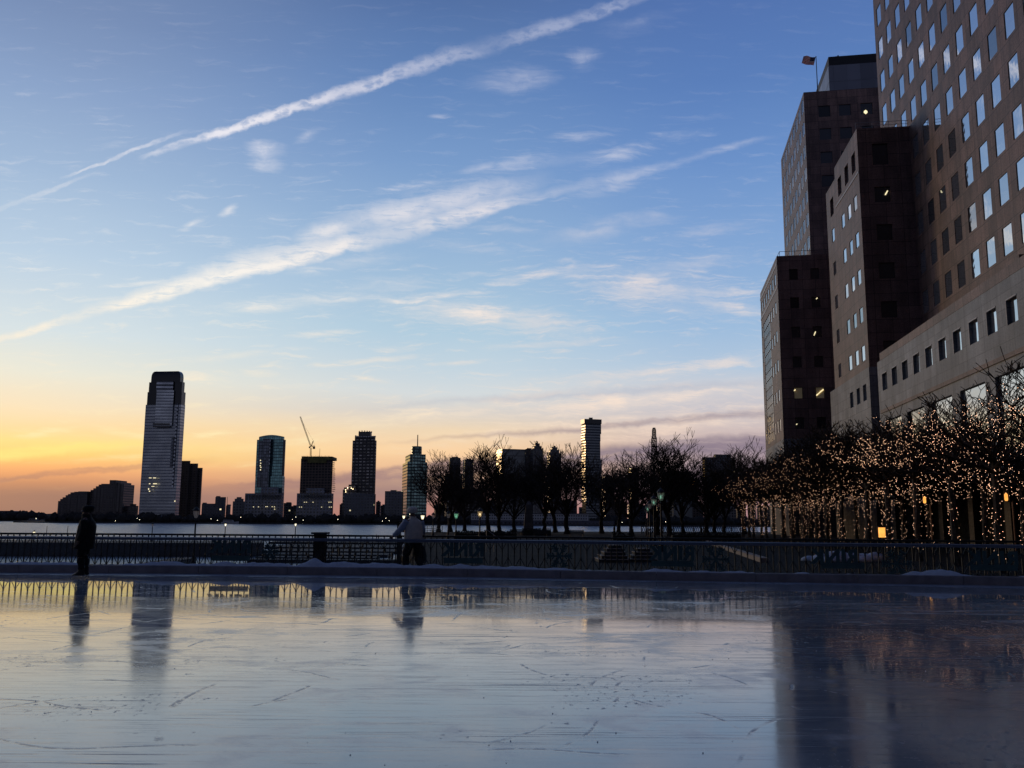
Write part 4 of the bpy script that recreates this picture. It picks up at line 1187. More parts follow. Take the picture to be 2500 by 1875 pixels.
F = facade_mat
GL = dict(metal=0.75, grough=0.1)
M['silver'] = F('silver_curtain_wall', (0.20, 0.21, 0.235), (0.25, 0.27, 0.305), 60, 4.1, 1.0, 0.62, 0.001, (1, .8, .5), .6, metal=.7, grough=.18, gvar=.12, wrough=.3)
M['navy'] = plain('dark_navy_glass', (0.012, 0.014, 0.022), 0.2, 0.3)
M['louver'] = F('louvre', (0.06, 0.065, 0.08), (0.30, 0.32, 0.37), 60, 5.2, 1, .5, metal=.6, grough=.25, gvar=.1, wrough=.4)
M['teal_g'] = F('teal_curtain_wall', (0.03, 0.05, 0.055), (0.11, 0.22, 0.24), 3.2, 4.0, .9, .8, .003, metal=.7, grough=.1, gvar=.25)
M['darkglass'] = F('dark_glass_wall', (0.01, 0.013, 0.018), (0.05, 0.06, 0.085), 3.2, 4.0, .9, .85, .004, (1, .85, .45), .7, metal=.6, grough=.1, gvar=.4)
M['paleblock'] = F('pale_concrete_windows', (0.20, 0.20, 0.22), (0.02, 0.022, 0.03), 4.6, 4.2, .55, .5, .003, (1, .85, .5), .6, metal=.3)
M['browngrid'] = F('brown_grid', (0.05, 0.042, 0.04), (0.11, 0.11, 0.12), 5.4, 4.3, .62, .3, .006, (1, .8, .5), .2, metal=.5, gvar=.8)
M['brownapt'] = F('brown_apartments', (0.062, 0.048, 0.046), (0.03, 0.032, 0.04), 4.5, 3.4, .5, .5, .0015, (1, .7, .35), .4, metal=.4)
M['rawconc'] = F('unfinished_concrete', (0.13, 0.09, 0.07), (0.02, 0.016, 0.015), 4.4, 3.7, .78, .72, .002, (1, .9, .7), .4, metal=0, grough=.8, gvar=.5)
M['net'] = plain('safety_net', (0.12, 0.105, 0.03), 0.9, 0, .5, .2)
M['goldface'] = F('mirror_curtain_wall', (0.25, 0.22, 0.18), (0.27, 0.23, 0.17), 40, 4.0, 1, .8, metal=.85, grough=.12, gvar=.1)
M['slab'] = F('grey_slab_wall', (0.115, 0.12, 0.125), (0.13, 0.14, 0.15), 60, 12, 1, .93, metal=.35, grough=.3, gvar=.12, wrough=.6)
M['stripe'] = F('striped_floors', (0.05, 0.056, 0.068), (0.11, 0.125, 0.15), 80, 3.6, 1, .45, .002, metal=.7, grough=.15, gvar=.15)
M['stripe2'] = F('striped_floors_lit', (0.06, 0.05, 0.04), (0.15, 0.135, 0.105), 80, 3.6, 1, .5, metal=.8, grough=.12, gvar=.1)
M['grnglass'] = F('green_glass_wall', (0.03, 0.045, 0.045), (0.10, 0.165, 0.165), 4.0, 4.2, .85, .62, .006, (1, .9, .6), .5, metal=.65, grough=.12, gvar=.45)
M['greytower'] = F('grey_tower', (0.10, 0.09, 0.09), (0.05, 0.055, 0.065), 4.0, 3.6, .5, .6, .01, (1, .75, .4), .5, metal=.4)
M['bluelow'] = F('low_blue_block', (0.05, 0.053, 0.075), (0.022, 0.025, 0.035), 5, 4, .5, .5, .01, metal=.3)
M['duskgrey'] = F('grey_office', (0.09, 0.092, 0.105), (0.025, 0.03, 0.04), 4.2, 3.8, .55, .5, .015, (1, .85, .5), .6, metal=.3)
M['white'] = plain('white_wall', (0.33, 0.33, 0.34), .6, 0, .1, .2)
M['winhole'] = plain('window_hole', (0.012, 0.013, 0.017), .4)
M['sunlitglass'] = mirror_glass('sunset_glass', (0.75, 0.72, 0.68), .9, .1, .05)

# far left: low shed, hills, stepped apartment blocks
sh_ = bld('low dark shed with a rounded roof at the far left of the shore', 22, 1600, 'arched_shed', 'shed')
b = MB(); a0_, a1_ = onY(-60, 1262, 1600).x, onY(46, 1262, 1600).x; n = 14; hh = zat(20, 1247, 1600) - ZS
pr = [(a0_, ZS)] + [(a0_ + (a1_ - a0_) * i / n, ZS + hh * (0.35 + 0.65 * min(1, 1.6 * math.sin(math.pi * (0.18 + 0.76 * i / n))) if i < n else ZS)) for i in range(n)] + [(a1_, ZS)]
k = len(pr); b.v = [(x, 1600, z) for x, z in pr] + [(x, 1650, z) for x, z in pr]; b.f = [tuple(range(k)), tuple(k + i for i in reversed(range(k)))] + [(i, k + i, k + (i + 1) % k, (i + 1) % k) for i in range(k)]
b.build('shell', M['bluelow'], sh_)


def stepped(parent, mat, steps, ybase, Y, depth):
    for i, (x0, x1, y) in enumerate(steps):
        a, c = onY(x0, y, Y), onY(x1, y, Y)
        MB().box(a.x, c.x, Y + .3 * (i % 2), Y + depth - .3 * (i % 2), ZS, a.z).build('wall', mat, parent)


st1 = bld('lower stepped brown apartment block, left of the two', 180, 1225, 'stepped_block')
stepped(st1, M['brownapt'], [(142, 147, 1223), (147, 153, 1218), (153, 160, 1214), (160, 166, 1209), (166, 172, 1206), (172, 181, 1202), (181, 191, 1200.5), (191, 214, 1199.5)], 1277, 1225, 30)
st2 = bld('taller stepped brown apartment block rising to the right', 258, 1232, 'stepped_block')
stepped(st2, M['brownapt'], [(214, 221, 1201), (221, 228, 1196), (228, 234, 1192), (234, 241, 1187), (241, 247, 1183), (247, 268, 1181), (268, 283, 1172), (283, 288, 1183), (288, 294, 1177), (294, 302, 1182)], 1277, 1232, 36)
lb = bld('low dark block between stepped apartments and glass tower', 316, 1240, 'low_block')
blk(lb, 'wall', M['brownapt'], 297, 336, 338, 1235, 1240, 86); blk(lb, 'roof_hut', M['brownapt'], 318, 331, 333, 1230.5, 1246, 86, 1236)

# tall silver tower
gs_ = bld('tallest silver glass tower with a dark crown and stepped shoulders', 395, 1225, 'skyscraper', 'skyscraper')
YG = 1225
for nm, xl, s, xr, yt, yb, mt in (('shaft', 353.0, 440.0, 449.5, 1036, None, 'silver'), ('shaft', 356.0, 442.5, 452.5, 987, 1036.5, 'silver'), ('shoulder', 360.5, 444.0, 453.6, 956, 987.5, 'navy'),
                                  ('shoulder', 364.5, 445.0, 451.5, 932, 956.5, 'navy')):
    blk(gs_, nm, M[mt], xl, s, xr, yt, YG, 82, yb)
F_ = foot(370, 441, 449, 913, YG, 82)
cxm = sum(p[0] for p in F_) / 4; cym = sum(p[1] for p in F_) / 4
zc0, zc1 = zat(410, 932.5, YG), zat(410, 905.5, YG)
b = MB(); rr = []
for f_, s_ in ((0, 1.0), (.45, 1.0), (.65, .985), (.8, .955), (.92, .9), (1.0, .82)):
    rr.append([(cxm + (p[0] - cxm) * s_, cym + (p[1] - cym) * s_, zc0 + (zc1 - zc0) * f_) for p in F_])
b.rings(rr).build('crown', M['navy'], gs_)
box_(gs_, 'centre_panel', M['louver'], 382.5, 930.5, 423, 953, YG, .9); box_(gs_, 'centre_panel', M['silver'], 380.5, 953.2, 422.5, 1040, YG, .9)
box_(gs_, 'plant_floor', M['navy'], 374.5, 1033.5, 415, 1037.5, YG, 1.4); box_(gs_, 'plant_floor', M['navy'], 374.5, 1039.5, 415, 1043.5, YG, 1.4)
box_(gs_, 'corner_bay', M['darkglass'], 417, 1066, 423, 1140, YG, .6); box_(gs_, 'pale_rib', M['louver'], 426, 985, 429, 1190, YG, .8)
for (x0, y0, x1, y1) in ((364, 1166, 370, 1167.5), (374, 1166, 381, 1167.5), (364, 1180, 367, 1182), (374, 1180, 383, 1182), (370, 1187, 377, 1188.2), (364, 1198, 366.5, 1200.5), (362, 1192, 364, 1196), (426, 1222, 428, 1225)):
    box_(gs_, 'lit_window', M['officelight'], x0, y0, x1, y1, YG - .2, .5)
MB().tube((onY(383, 905, YG + 14).x, YG + 14, zc1 - 1), (onY(383, 905, YG + 14).x, YG + 14, zc1 + 2.2), .4, .3, 6, True).build('mast', M['black'], gs_)

ap = bld('brown apartment tower stepping down right behind the silver tower', 468, 1262, 'tower_block')
blk(ap, 'wall', M['brownapt'], 438, 463, 465, 1125, 1262, 84); blk(ap, 'wall', M['brownapt'], 460, 482, 484, 1131.5, 1266, 84); blk(ap, 'wall', M['brownapt'], 478, 493, 495, 1142, 1270, 84)
for px, y, lab, xl, xr, mt in ((509, 1229.5, 'low dark blue block with a mast beside it', 493, 528, 'bluelow'), (540, 1213.5, 'squat dark blue block with a raised top', 526, 552, 'bluelow'), (558, 1234, 'small low block below the thin mast', 552, 563.5, 'bluelow')):
    o = bld(lab, px, 1250 + px % 7, 'low_block'); blk(o, 'wall', M[mt], xl, xr - 1, xr, y, 1250 + px % 7, 85)
    box_(o, 'parapet', M[mt], xl + 2, y - 2.5, xl + 9, y + .5, 1258 + px % 7, .5, 6)
ms = bld('thin radio mast rising above low blue blocks', 555.5, 1256, 'radio_mast', 'mast')
q = onY(555.5, 1213, 1256); MB().tube((q.x, 1256, ZS), (q.x, 1256, q.z), .7, .3, 5, True).build('mast_pole', M['black'], ms)
gb = bld('grey office block with a stepped rounded top left of the arcaded base', 583, 1252, 'office_block')
blk(gb, 'wall', M['duskgrey'], 568.5, 598, 600, 1224, 1252, 85); blk(gb, 'top_storey', M['duskgrey'], 573, 594, 595, 1217.5, 1254, 85, 1224.2); blk(gb, 'top_hut', M['duskgrey'], 578, 589, 590, 1213.5, 1256, 85, 1217.7)

# teal tower on an arcaded base
tt = bld('teal glass tower with a dark vertical band on a pale arcaded base', 655, 1215, 'skyscraper', 'skyscraper')
YT = 1215
blk(tt, 'base', M['paleblock'], 598.5, 688.5, 693.5, 1204.5, YT, 80)
rowwin(tt, 'arched_window', M['winhole'], 600, 687, 14, 1207.5, 1217, YT - .1, .62, True)
blk(tt, 'shaft', M['teal_g'], 623.5, 690.5, 695.5, 1163, YT + 8, 80); blk(tt, 'shaft', M['teal_g'], 627.5, 693, 698, 1073, YT + 10, 80, 1163.5)
F_ = foot(632.5, 691, 694.5, 1066, YT + 9.5, 80); za = zat(660, 1074, YT + 10)
b = MB(); n = 10; rr = []
for i in range(n + 1):
    f_ = i / n; arch = zat(660, 1065.5 - 4.3 * math.sin(math.pi * f_), YT + 9.5)
    x0 = F_[3][0] + (F_[0][0] - F_[3][0]) * f_; y0 = F_[3][1] + (F_[0][1] - F_[3][1]) * f_; x1 = F_[2][0] + (F_[1][0] - F_[2][0]) * f_; y1 = F_[2][1] + (F_[1][1] - F_[2][1]) * f_
    rr.append([(x0, y0, za), (x0, y0, arch), (x1, y1, arch), (x1, y1, za)])
b.rings(rr).build('arched_top', M['teal_g'], tt)
box_(tt, 'dark_band', M['darkglass'], 640, 1071, 658, 1191, YT + 9.2, 1.2, .5); box_(tt, 'pale_rib', M['louver'], 658.2, 1071, 659.7, 1136, YT + 8.6, 1.2, .5)
box_(tt, 'dark_edge', M['navy'], 690, 1075, 695.5, 1162, YT + 9, .9, .5); box_(tt, 'side_band', M['darkglass'], 630, 1076, 639, 1190, YT + 9, .6, .5)
box_(tt, 'roof_block', M['paleblock'], 637, 1190, 679, 1205, YT + 2, 1, 5)
for x, y in ((618, 1237.5), (630, 1237.5), (648, 1237), (651.5, 1237), (663.5, 1237), (669, 1237.5), (669.5, 1243)):
    box_(tt, 'lit_window', M['officelight'], x, y - .7, x + 2.2, y + .7, YT - .2, .4)
for (x, y) in ((636, 1124), (636.5, 1131), (635.5, 1137), (637, 1141), (636, 1147)): box_(tt, 'lit_window', M['officelight'], x - 1, y - 1.3, x + 1, y + 1.3, YT + 8, .4)
for px, y, lab, xl, xr in ((702, 1228, 'narrow dark grey block just right of the teal tower base', 693, 712.5), (720, 1235.5, 'low grey block between the two arcaded bases', 710, 731)):
    o = bld(lab, px, 1290, 'low_block'); blk(o, 'wall', M['duskgrey'], xl, xr - 1, xr, y, 1290 + px % 5, 85); box_(o, 'parapet', M['duskgrey'], xl + 6, y - 2, xr - 3, y + .5, 1294, .5, 5)

# unfinished tower with a crane
ct = bld('unfinished brown concrete tower with green netting on a pale arcaded base', 772, 1215, 'skyscraper', 'skyscraper')
blk(ct, 'base', M['paleblock'], 725, 810, 814.5, 1204.5, YT, 80)
rowwin(ct, 'arched_window', M['winhole'], 727, 809, 13, 1207.5, 1216.5, YT - .1, .6, True)
blk(ct, 'concrete_frame', M['rawconc'], 735, 808, 813, 1119, YT + 8, 80)
box_(ct, 'safety_net', M['net'], 736.5, 1114.5, 812, 1122, YT + 7, .3, 30); box_(ct, 'safety_net', M['net'], 751, 1122, 797, 1130, YT + 6.8, .3)
box_(ct, 'roof_block', M['paleblock'], 748, 1192, 792, 1205, YT + 2, 1, 5)
random.seed(3)
for i in range(22):
    x = 737 + i * 3.4; MB().tube((onY(x, 1114, YT + 8).x, YT + 8, zat(x, 1118, YT + 8)), (onY(x, 1114, YT + 8).x, YT + 8, zat(x, 1113.6 - random.random() * 1.6, YT + 8)), .28, .28, 4).build('starter_bars', M['black'], ct)
for i in range(16): 
    y = 1124 + i * 8 * .62; box_(ct, 'slab_edge', M['rawconc'], 811, y, 814.5 + random.random() * 2.4, y + 1.5, YT + 12, 1, 6)
for (x0, y0) in ((742, 1226), (747, 1226), (763, 1226), (730, 1238), (735, 1238), (802, 1226), (807, 1226), (803, 1238), (808, 1238), (784, 1238)):
    box_(ct, 'lit_window', M['officelight'], x0, y0 - .6, x0 + 2.4, y0 + .6, YT - .2, .4)
cr = thing('tower_crane', (onY(758, 1113, YT + 15).x, YT + 15, zat(758, 1119, YT + 15)), 'thin luffing tower crane with raised jib on top of the unfinished tower', 'crane')
Yc = YT + 15
def tr(parent, name, pts, w_, n):
    b = MB()
    for (a, c) in zip(pts[:-1], pts[1:]):
        A, B_ = onY(*a, Yc), onY(*c, Yc); d = (B_ - A).normalized(); sd = Vector((0, 1, 0)).cross(d) * w_; dy = Vector((0, w_, 0))
        cs = [sd + dy, sd - dy, -sd - dy, -sd + dy]
        for k in cs: b.tube(A + k, B_ + k, .17, .17, 4)
        for i in range(n):
            p, q_ = A.lerp(B_, i / n), A.lerp(B_, (i + 1) / n)
            for j in range(4): b.tube(p + cs[j], q_ + cs[(j + 1) % 4], .1, .1, 3)
    return b.build(name, M['black'], parent, False)
tr(cr, 'mast', [(758.5, 1114), (758.8, 1093)], .75, 7); tr(cr, 'jib', [(758.8, 1090), (733, 1017)], .6, 22); tr(cr, 'counter_jib', [(757, 1090), (768, 1089)], .6, 4); tr(cr, 'a_frame', [(760, 1089), (765, 1076)], .4, 4)
box_(cr, 'counterweight', M['black'], 764, 1090, 769, 1096, Yc, 1.2, 1.2); box_(cr, 'cab', M['black'], 754.5, 1090, 757.5, 1094, Yc, 1.2, 1)
b = MB(); b.tube(onY(765, 1076, Yc), onY(736, 1026, Yc), .09, .09, 3); b.tube(onY(765, 1076, Yc), onY(768.5, 1090, Yc), .09, .09, 3); b.build('stay_cable', M['black'], cr, False)
ms = bld('short pole on the roof of the unfinished tower', 781, YT + 14, 'roof_pole', 'mast'); ms.location.z = zat(781, 1116, YT + 14)
q = onY(781, 1095, YT + 14); MB().tube((q.x, q.y, ms.location.z), (q.x, q.y, q.z), .3, .2, 5, True).build('mast_pole', M['black'], ms)

# dark gridded tower
dg_ = bld('dark gridded tower with a notched crown above a grey podium', 892, 1225, 'skyscraper', 'skyscraper')
Y4 = 1225
blk(dg_, 'podium', M['duskgrey'], 841, 913, 917.5, 1206, Y4 - 6, 80); blk(dg_, 'podium', M['duskgrey'], 858, 893, 895, 1203, Y4 - 4, 80, 1206.2)
blk(dg_, 'side_block', M['browngrid'], 837, 870, 872, 1195, Y4 + 4, 82); box_(dg_, 'roof_hut', M['browngrid'], 851, 1183, 868, 1196, Y4 + 8, .5, 8); box_(dg_, 'roof_hut', M['browngrid'], 840, 1190, 845, 1196, Y4 + 8, .5, 6)
blk(dg_, 'shaft', M['browngrid'], 861, 916.5, 919.6, 1075, Y4 + 8, 80); blk(dg_, 'shoulder', M['browngrid'], 866.5, 914, 917, 1064, Y4 + 8.5, 80, 1075.2)
blk(dg_, 'crown', M['navy'], 875.5, 905, 908, 1053.5, Y4 + 10, 80, 1064.2)
b = MB()
for x, y in ((877.5, 1052), (884, 1051), (890.5, 1051), (896.5, 1051.5), (902.5, 1052), (907.5, 1053), (868, 1062.5), (871.5, 1063), (913.5, 1064), (916.5, 1064)):
    q = onY(x, y, Y4 + 10); b.box(q.x - .5, q.x + .5, Y4 + 9, Y4 + 11, q.z - 2.0, q.z)
b.build('finials', M['navy'], dg_)
M['crownlight'] = plain('crown_openings', (0.3, 0.29, 0.28), .5)
rowwin(dg_, 'crown_opening', M['louver'], 868, 915, 8, 1065.2, 1068.5, Y4 + 8.2, .62)
for (x, y) in ((843, 1196), (843.5, 1201), (857, 1192), (861, 1194), (848, 1191)): box_(dg_, 'lit_window', M['lampwarm'], x, y - 1, x + 1.6, y + 1, Y4 + 3.6, .3)

for px, lab, xl, xr, y, mt, Yq in ((925, 'dim grey block immediately right of the dark gridded tower', 918, 930, 1225, 'duskgrey', 1300), (937, 'low grey block before the pink gap in the skyline', 929, 944, 1234, 'duskgrey', 1320),
                                   (834, 'narrow low block left of the dark gridded tower', 829.5, 840, 1231, 'duskgrey', 1300), (962, 'wide grey apartment block left of the green spired tower', 940, 985, 1199, 'duskgrey', 1225)):
    o = bld(lab, px, Yq, 'low_block'); blk(o, 'wall', M[mt], xl, xr - 2, xr, y, Yq, 83); box_(o, 'roof_hut', M[mt], xl + (xr - xl) * .3, y - 2.6, xl + (xr - xl) * .62, y + .5, Yq + 8, .5, 6)

# green glass tower with spire
gt = bld('green glass tower with stepped shoulders and a single spire', 1014, 1222, 'skyscraper', 'skyscraper')
YS = 1222
blk(gt, 'shaft', M['grnglass'], 983, 995, 1043.5, 1127.5, YS, 14); blk(gt, 'shoulder', M['grnglass'], 990, 1001, 1039.5, 1108.5, YS + 4, 14, 1127.8)
blk(gt, 'front_bay', M['grnglass'], 1003, 1007, 1029.5, 1112, YS - 3, 14)
c = onY(1017.5, 1100, YS + 14); rq = (onY(1030, 1100, YS).x - onY(1005, 1100, YS).x) / 2
MB().lathe([(rq, zat(1017, 1113, YS)), (rq, zat(1017, 1090, YS)), (rq * .92, zat(1017, 1088, YS)), (.3, zat(1017, 1087.6, YS))], (c.x, c.y, 0), 24).build('round_top', M['grnglass'], gt)
q = onY(1020, 1061.5, YS + 14); MB().tube((q.x, q.y, zat(1020, 1089, YS + 14)), (q.x, q.y, q.z), .75, .6, 6, True).build('spire', M['black'], gt)

for px, lab, xl, s, xr, y, Yq, mt in ((1110, 'plain grey tower behind bare trees, left of the thin gold edged one', 1097, 1099, 1124.5, 1117, 1400, 'greytower'), (1143, 'thin grey tower with a gold lit left edge', 1130, 1135, 1156.5, 1121.5, 1350, 'greytower')):
    o = bld(lab, px, Yq, 'skyscraper', 'skyscraper'); blk(o, 'shaft', M[mt], xl, s, xr, y, Yq, 16)
    if px == 1143: box_(o, 'mirror_edge', M['goldface'], 1130, 1123, 1133.5, 1190, Yq - 2, .3)
    box_(o, 'roof_plant', M[mt], s + 4, y - 1.6, xr - 6, y + .5, Yq + 12, .5, 6)
o = bld('dark low block at the foot of the plain grey tower', 1108, 1330, 'low_block'); blk(o, 'wall', M['browngrid'], 1087, 1091, 1129, 1156, 1330, 12)
o = bld('dark flat block behind the bare tree tops', 1166, 1320, 'low_block'); blk(o, 'wall', M['browngrid'], 1128, 1131, 1180, 1192, 1320, 12); box_(o, 'roof_hut', M['browngrid'], 1140, 1189, 1150, 1193, 1330, .5, 6)

# grey slab with mirrored left side
sl = bld('wide flat topped grey slab with a golden mirrored left side', 1248, 1230, 'skyscraper', 'skyscraper')
F_ = foot(1212.5, 1226, 1284, 1095, 1230, 17); MB().prism(F_, ZS, zat(1226, 1095.5, 1230)).build('slab', M['slab'], sl)
off = 0.25; n1 = Vector((-math.cos(rad(17)), -math.sin(rad(17)))) * off
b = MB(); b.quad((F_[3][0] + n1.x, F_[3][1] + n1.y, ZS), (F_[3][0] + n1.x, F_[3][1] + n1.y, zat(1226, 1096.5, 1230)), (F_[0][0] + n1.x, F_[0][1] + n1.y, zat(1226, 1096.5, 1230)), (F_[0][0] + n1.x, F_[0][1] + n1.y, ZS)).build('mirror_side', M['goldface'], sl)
d2 = Vector((math.cos(rad(17)), math.sin(rad(17)), 0)); nf = Vector((math.sin(rad(17)), -math.cos(rad(17)), 0)) * .3
b = MB(); A = Vector((*F_[0], 0)) + nf
for f_ in (0.31,): b.beam(A + d2 * 32 * f_ + Vector((0, 0, ZS)), A + d2 * 32 * f_ + Vector((0, 0, zat(1226, 1113, 1230))), .3, .5)
for yy_ in (1097.2, 1112): b.beam(A + Vector((0, 0, zat(1226, yy_, 1230))), A + d2 * 33 + Vector((0, 0, zat(1226, yy_, 1230))), .3, .6)
b.build('joint_lines', M['navy'], sl)
db = bld('thin dark brown slab wedged right of the grey slab', 1290, 1228, 'skyscraper', 'skyscraper')
blk(db, 'slab', M['browngrid'], 1282.5, 1284.5, 1296, 1095.5, 1236, 17); blk(db, 'cap', M['navy'], 1283.5, 1285.5, 1295, 1093.8, 1238, 17, 1095.6)


def gothic(label, xc, w0, ytops, Y):
    o = bld(label, xc, Y, 'skyscraper', 'skyscraper')
    for i, (hw, y) in enumerate(ytops):
        blk(o, 'shaft' if i == 0 else 'stepped_top', M['greytower'], xc - hw, xc - hw + hw * .45, xc + hw, y, Y + i * 1.5, 16, None if i == 0 else ytops[i - 1][1] + .3)
    b = MB()
    for k in (-.9, -.5, .1, .6, .95):
        q = onY(xc + k * ytops[0][0], ytops[0][1] - 2, Y + 6); b.box(q.x - .8, q.x + .8, Y + 5, Y + 7, q.z - 3, q.z + .4 * (k > 0))
    b.build('pinnacles', M['greytower'], o)


gothic('taller of two grey towers with stepped pinnacled tops', 1310.5, 16, ((15.5, 1096), (11.5, 1088.5), (7.5, 1082), (3, 1077.5)), 1222)
gothic('shorter of two grey towers with stepped pinnacled tops', 1352.5, 18, ((17.5, 1106), (13, 1097.5), (8, 1091.5), (3.5, 1088)), 1228)

# tower of shifted blocks
ub = bld('slender tower of shifted striped blocks with a dark cap', 1443, 1205, 'skyscraper', 'skyscraper')
YU = 1205
for nm, xl, s, xr, yt, yb in (('stacked_block', 1421, 1431, 1468.5, 1215, None), ('stacked_block', 1419.5, 1429.5, 1467.5, 1156, 1215.3), ('stacked_block', 1419.5, 1429, 1469.5, 1121, 1156.3),
                              ('stacked_block', 1420.3, 1429.8, 1465.5, 1075.5, 1121.3), ('stacked_block', 1418.6, 1428, 1466, 1058, 1075.8), ('stacked_block', 1420.2, 1429.2, 1467.5, 1033.5, 1058.3)):
    F_ = foot(xl, s, xr, yt, YU, 15.5); z0 = ZS if yb is None else zat(s, yb, YU); z1 = zat(s, yt, YU)
    MB().prism(F_, z0, z1).build(nm, M['stripe'], ub)
    n1 = Vector((-math.cos(rad(15.5)), -math.sin(rad(15.5)))) * .2
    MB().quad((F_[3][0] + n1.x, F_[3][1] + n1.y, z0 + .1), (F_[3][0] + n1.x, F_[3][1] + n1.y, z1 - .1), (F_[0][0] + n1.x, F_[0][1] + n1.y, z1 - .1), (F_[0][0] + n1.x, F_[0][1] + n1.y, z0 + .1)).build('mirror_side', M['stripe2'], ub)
blk(ub, 'cap', M['navy'], 1417.3, 1426.8, 1468.8, 1022.5, YU - 2, 15.5, 1033.3); box_(ub, 'roof_hut', M['navy'], 1438, 1019.5, 1447, 1023, YU + 14, .5, 8)

# lattice mast
lt = bld('tall open lattice tower narrowing at the top, right of the shifted block tower', 1597, 1260, 'lattice_tower', 'tower')
YL = 1260; prof = [(1175, 7.6), (1150, 8.0), (1118, 8.0), (1092, 6.9), (1089, 7.3), (1068, 6.3), (1065, 5.0), (1050, 4.6), (1045, 3.0)]
b = MB(); mp = onY(1400, 1200, YL).x - onY(1399, 1200, YL).x; cx_ = lambda y: onY(1598.2 - (1175 - y) * .012, y, YL).x
lev = []
for i in range(27):
    y = 1175 - 130 * i / 26
    for (ya, ra), (yb, rb) in zip(prof[:-1], prof[1:]):
        if yb <= y <= ya: r_ = ra + (rb - ra) * (ya - y) / (ya - yb); break
    lev.append([(cx_(y) + r_ * mp * math.cos(2 * math.pi * (k + .5 * (i % 2)) / 9), YL + r_ * mp * math.sin(2 * math.pi * (k + .5 * (i % 2)) / 9), zat(1597, y, YL)) for k in range(9)])
for i in range(26):
    for k in range(9):
        o_ = k if i % 2 else k
        b.tube(lev[i][k], lev[i + 1][k], .30, .30, 4); b.tube(lev[i][k], lev[i + 1][(k - 1) % 9 if i % 2 == 0 else (k + 1) % 9], .30, .30, 4)
for i in (11, 17, 21, 26):
    i = min(i, 26)
    for k in range(9): b.tube(lev[i][k], lev[i][(k + 1) % 9], .5, .5, 4)
for k in range(9): b.tube((lev[0][k][0], lev[0][k][1], ZS), lev[0][k], .4, .35, 4)
b.build('lattice', M['black'], lt, False)

# right part of the skyline
for px, lab, xl, s, xr, y, Yq, mt, nm in ((1473, 'small dark block with rosy lit floors right of the shifted block tower', 1464, 1477, 1500, 1164, 1290, 'brownapt', 'low_block'), (1546, 'dark block with an orange lit corner among bare trees', 1534, 1543, 1559, 1141, 1300, 'brownapt', 'low_block'),
                                          (1650, 'broad grey block with a gold lit strip behind the street lamps', 1608, 1613, 1688, 1152, 1240, 'slab', 'office_block'), (1692, 'small dark block with a glowing orange window', 1680, 1683, 1704, 1170, 1260, 'brownapt', 'low_block'),
                                          (1757, 'pale apartment tower with a gold lit left edge', 1715, 1723, 1793, 1116, 1250, 'greytower', 'tower_block')):
    o = bld(lab, px, Yq, nm); blk(o, 'wall', M[mt], xl, s, xr, y, Yq, 16)
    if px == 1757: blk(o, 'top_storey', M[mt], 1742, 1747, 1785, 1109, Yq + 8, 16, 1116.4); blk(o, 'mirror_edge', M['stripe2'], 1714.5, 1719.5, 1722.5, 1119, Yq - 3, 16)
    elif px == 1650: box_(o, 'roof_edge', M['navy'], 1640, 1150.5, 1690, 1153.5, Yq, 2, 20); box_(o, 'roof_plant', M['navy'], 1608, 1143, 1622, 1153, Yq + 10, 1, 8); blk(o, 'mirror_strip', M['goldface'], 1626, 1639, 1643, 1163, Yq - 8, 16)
    elif px == 1692: box_(o, 'lit_window', M['signorange'], 1688, 1172.5, 1699.5, 1185.5, Yq - 3, .6); box_(o, 'roof_hut', M[mt], 1690, 1167, 1697, 1171, Yq + 9, .5, 5)
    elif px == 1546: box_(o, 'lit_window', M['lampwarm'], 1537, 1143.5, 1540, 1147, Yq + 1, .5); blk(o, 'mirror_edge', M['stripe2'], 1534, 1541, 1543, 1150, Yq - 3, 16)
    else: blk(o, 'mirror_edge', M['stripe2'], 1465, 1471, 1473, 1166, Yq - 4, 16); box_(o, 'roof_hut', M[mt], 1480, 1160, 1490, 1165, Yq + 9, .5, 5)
# long dark built-up strip and the white terminal at the water
random.seed(11)
xs = 1060
k = 0
while xs < 1900:
    wd = 18 + random.random() * 30; y = 1243 - random.random() * 22 if 1160 < xs < 1800 else 1240 - random.random() * 16
    Yq = 1330 + random.random() * 60
    k += 1
    o = bld('dim dark block in the low strip behind the bare trees, %s from its left end' % ORD[(k - 1) % 20] if k <= 20 else 'dim dark block at the right end of the low strip behind the trees', xs + wd / 2, Yq, 'low_block')
    o['group'] = 'low dark blocks behind the bare trees'
    blk(o, 'wall', M[('browngrid', 'brownapt', 'duskgrey')[k % 3]], xs, xs + 3, xs + wd, y, Yq, 14)
    box_(o, 'roof_hut', M['bluelow'], xs + wd * .4, y - 3, xs + wd * .7, y + .5, Yq + 12, .5, 6)
    xs += wd + random.random() * 6
wt = bld('long white two storey ferry terminal with rows of small windows at the far waterside', 1290, 1196, 'ferry_terminal', 'terminal')
box_(wt, 'wall', M['white'], 1150, 1254.5, 1436, 1270.5, 1197, 1, 12); box_(wt, 'dark_base', M['bluelow'], 1150, 1270.6, 1500, 1282.5, 1196, 2, 14)
box_(wt, 'roof', M['bluelow'], 1148, 1252.8, 1438, 1254.4, 1197, 2.5, 14)
rowwin(wt, 'window', M['winhole'], 1152, 1434, 48, 1257, 1260.5, 1196, .5); rowwin(wt, 'window', M['winhole'], 1152, 1434, 48, 1264, 1267.5, 1196, .5)

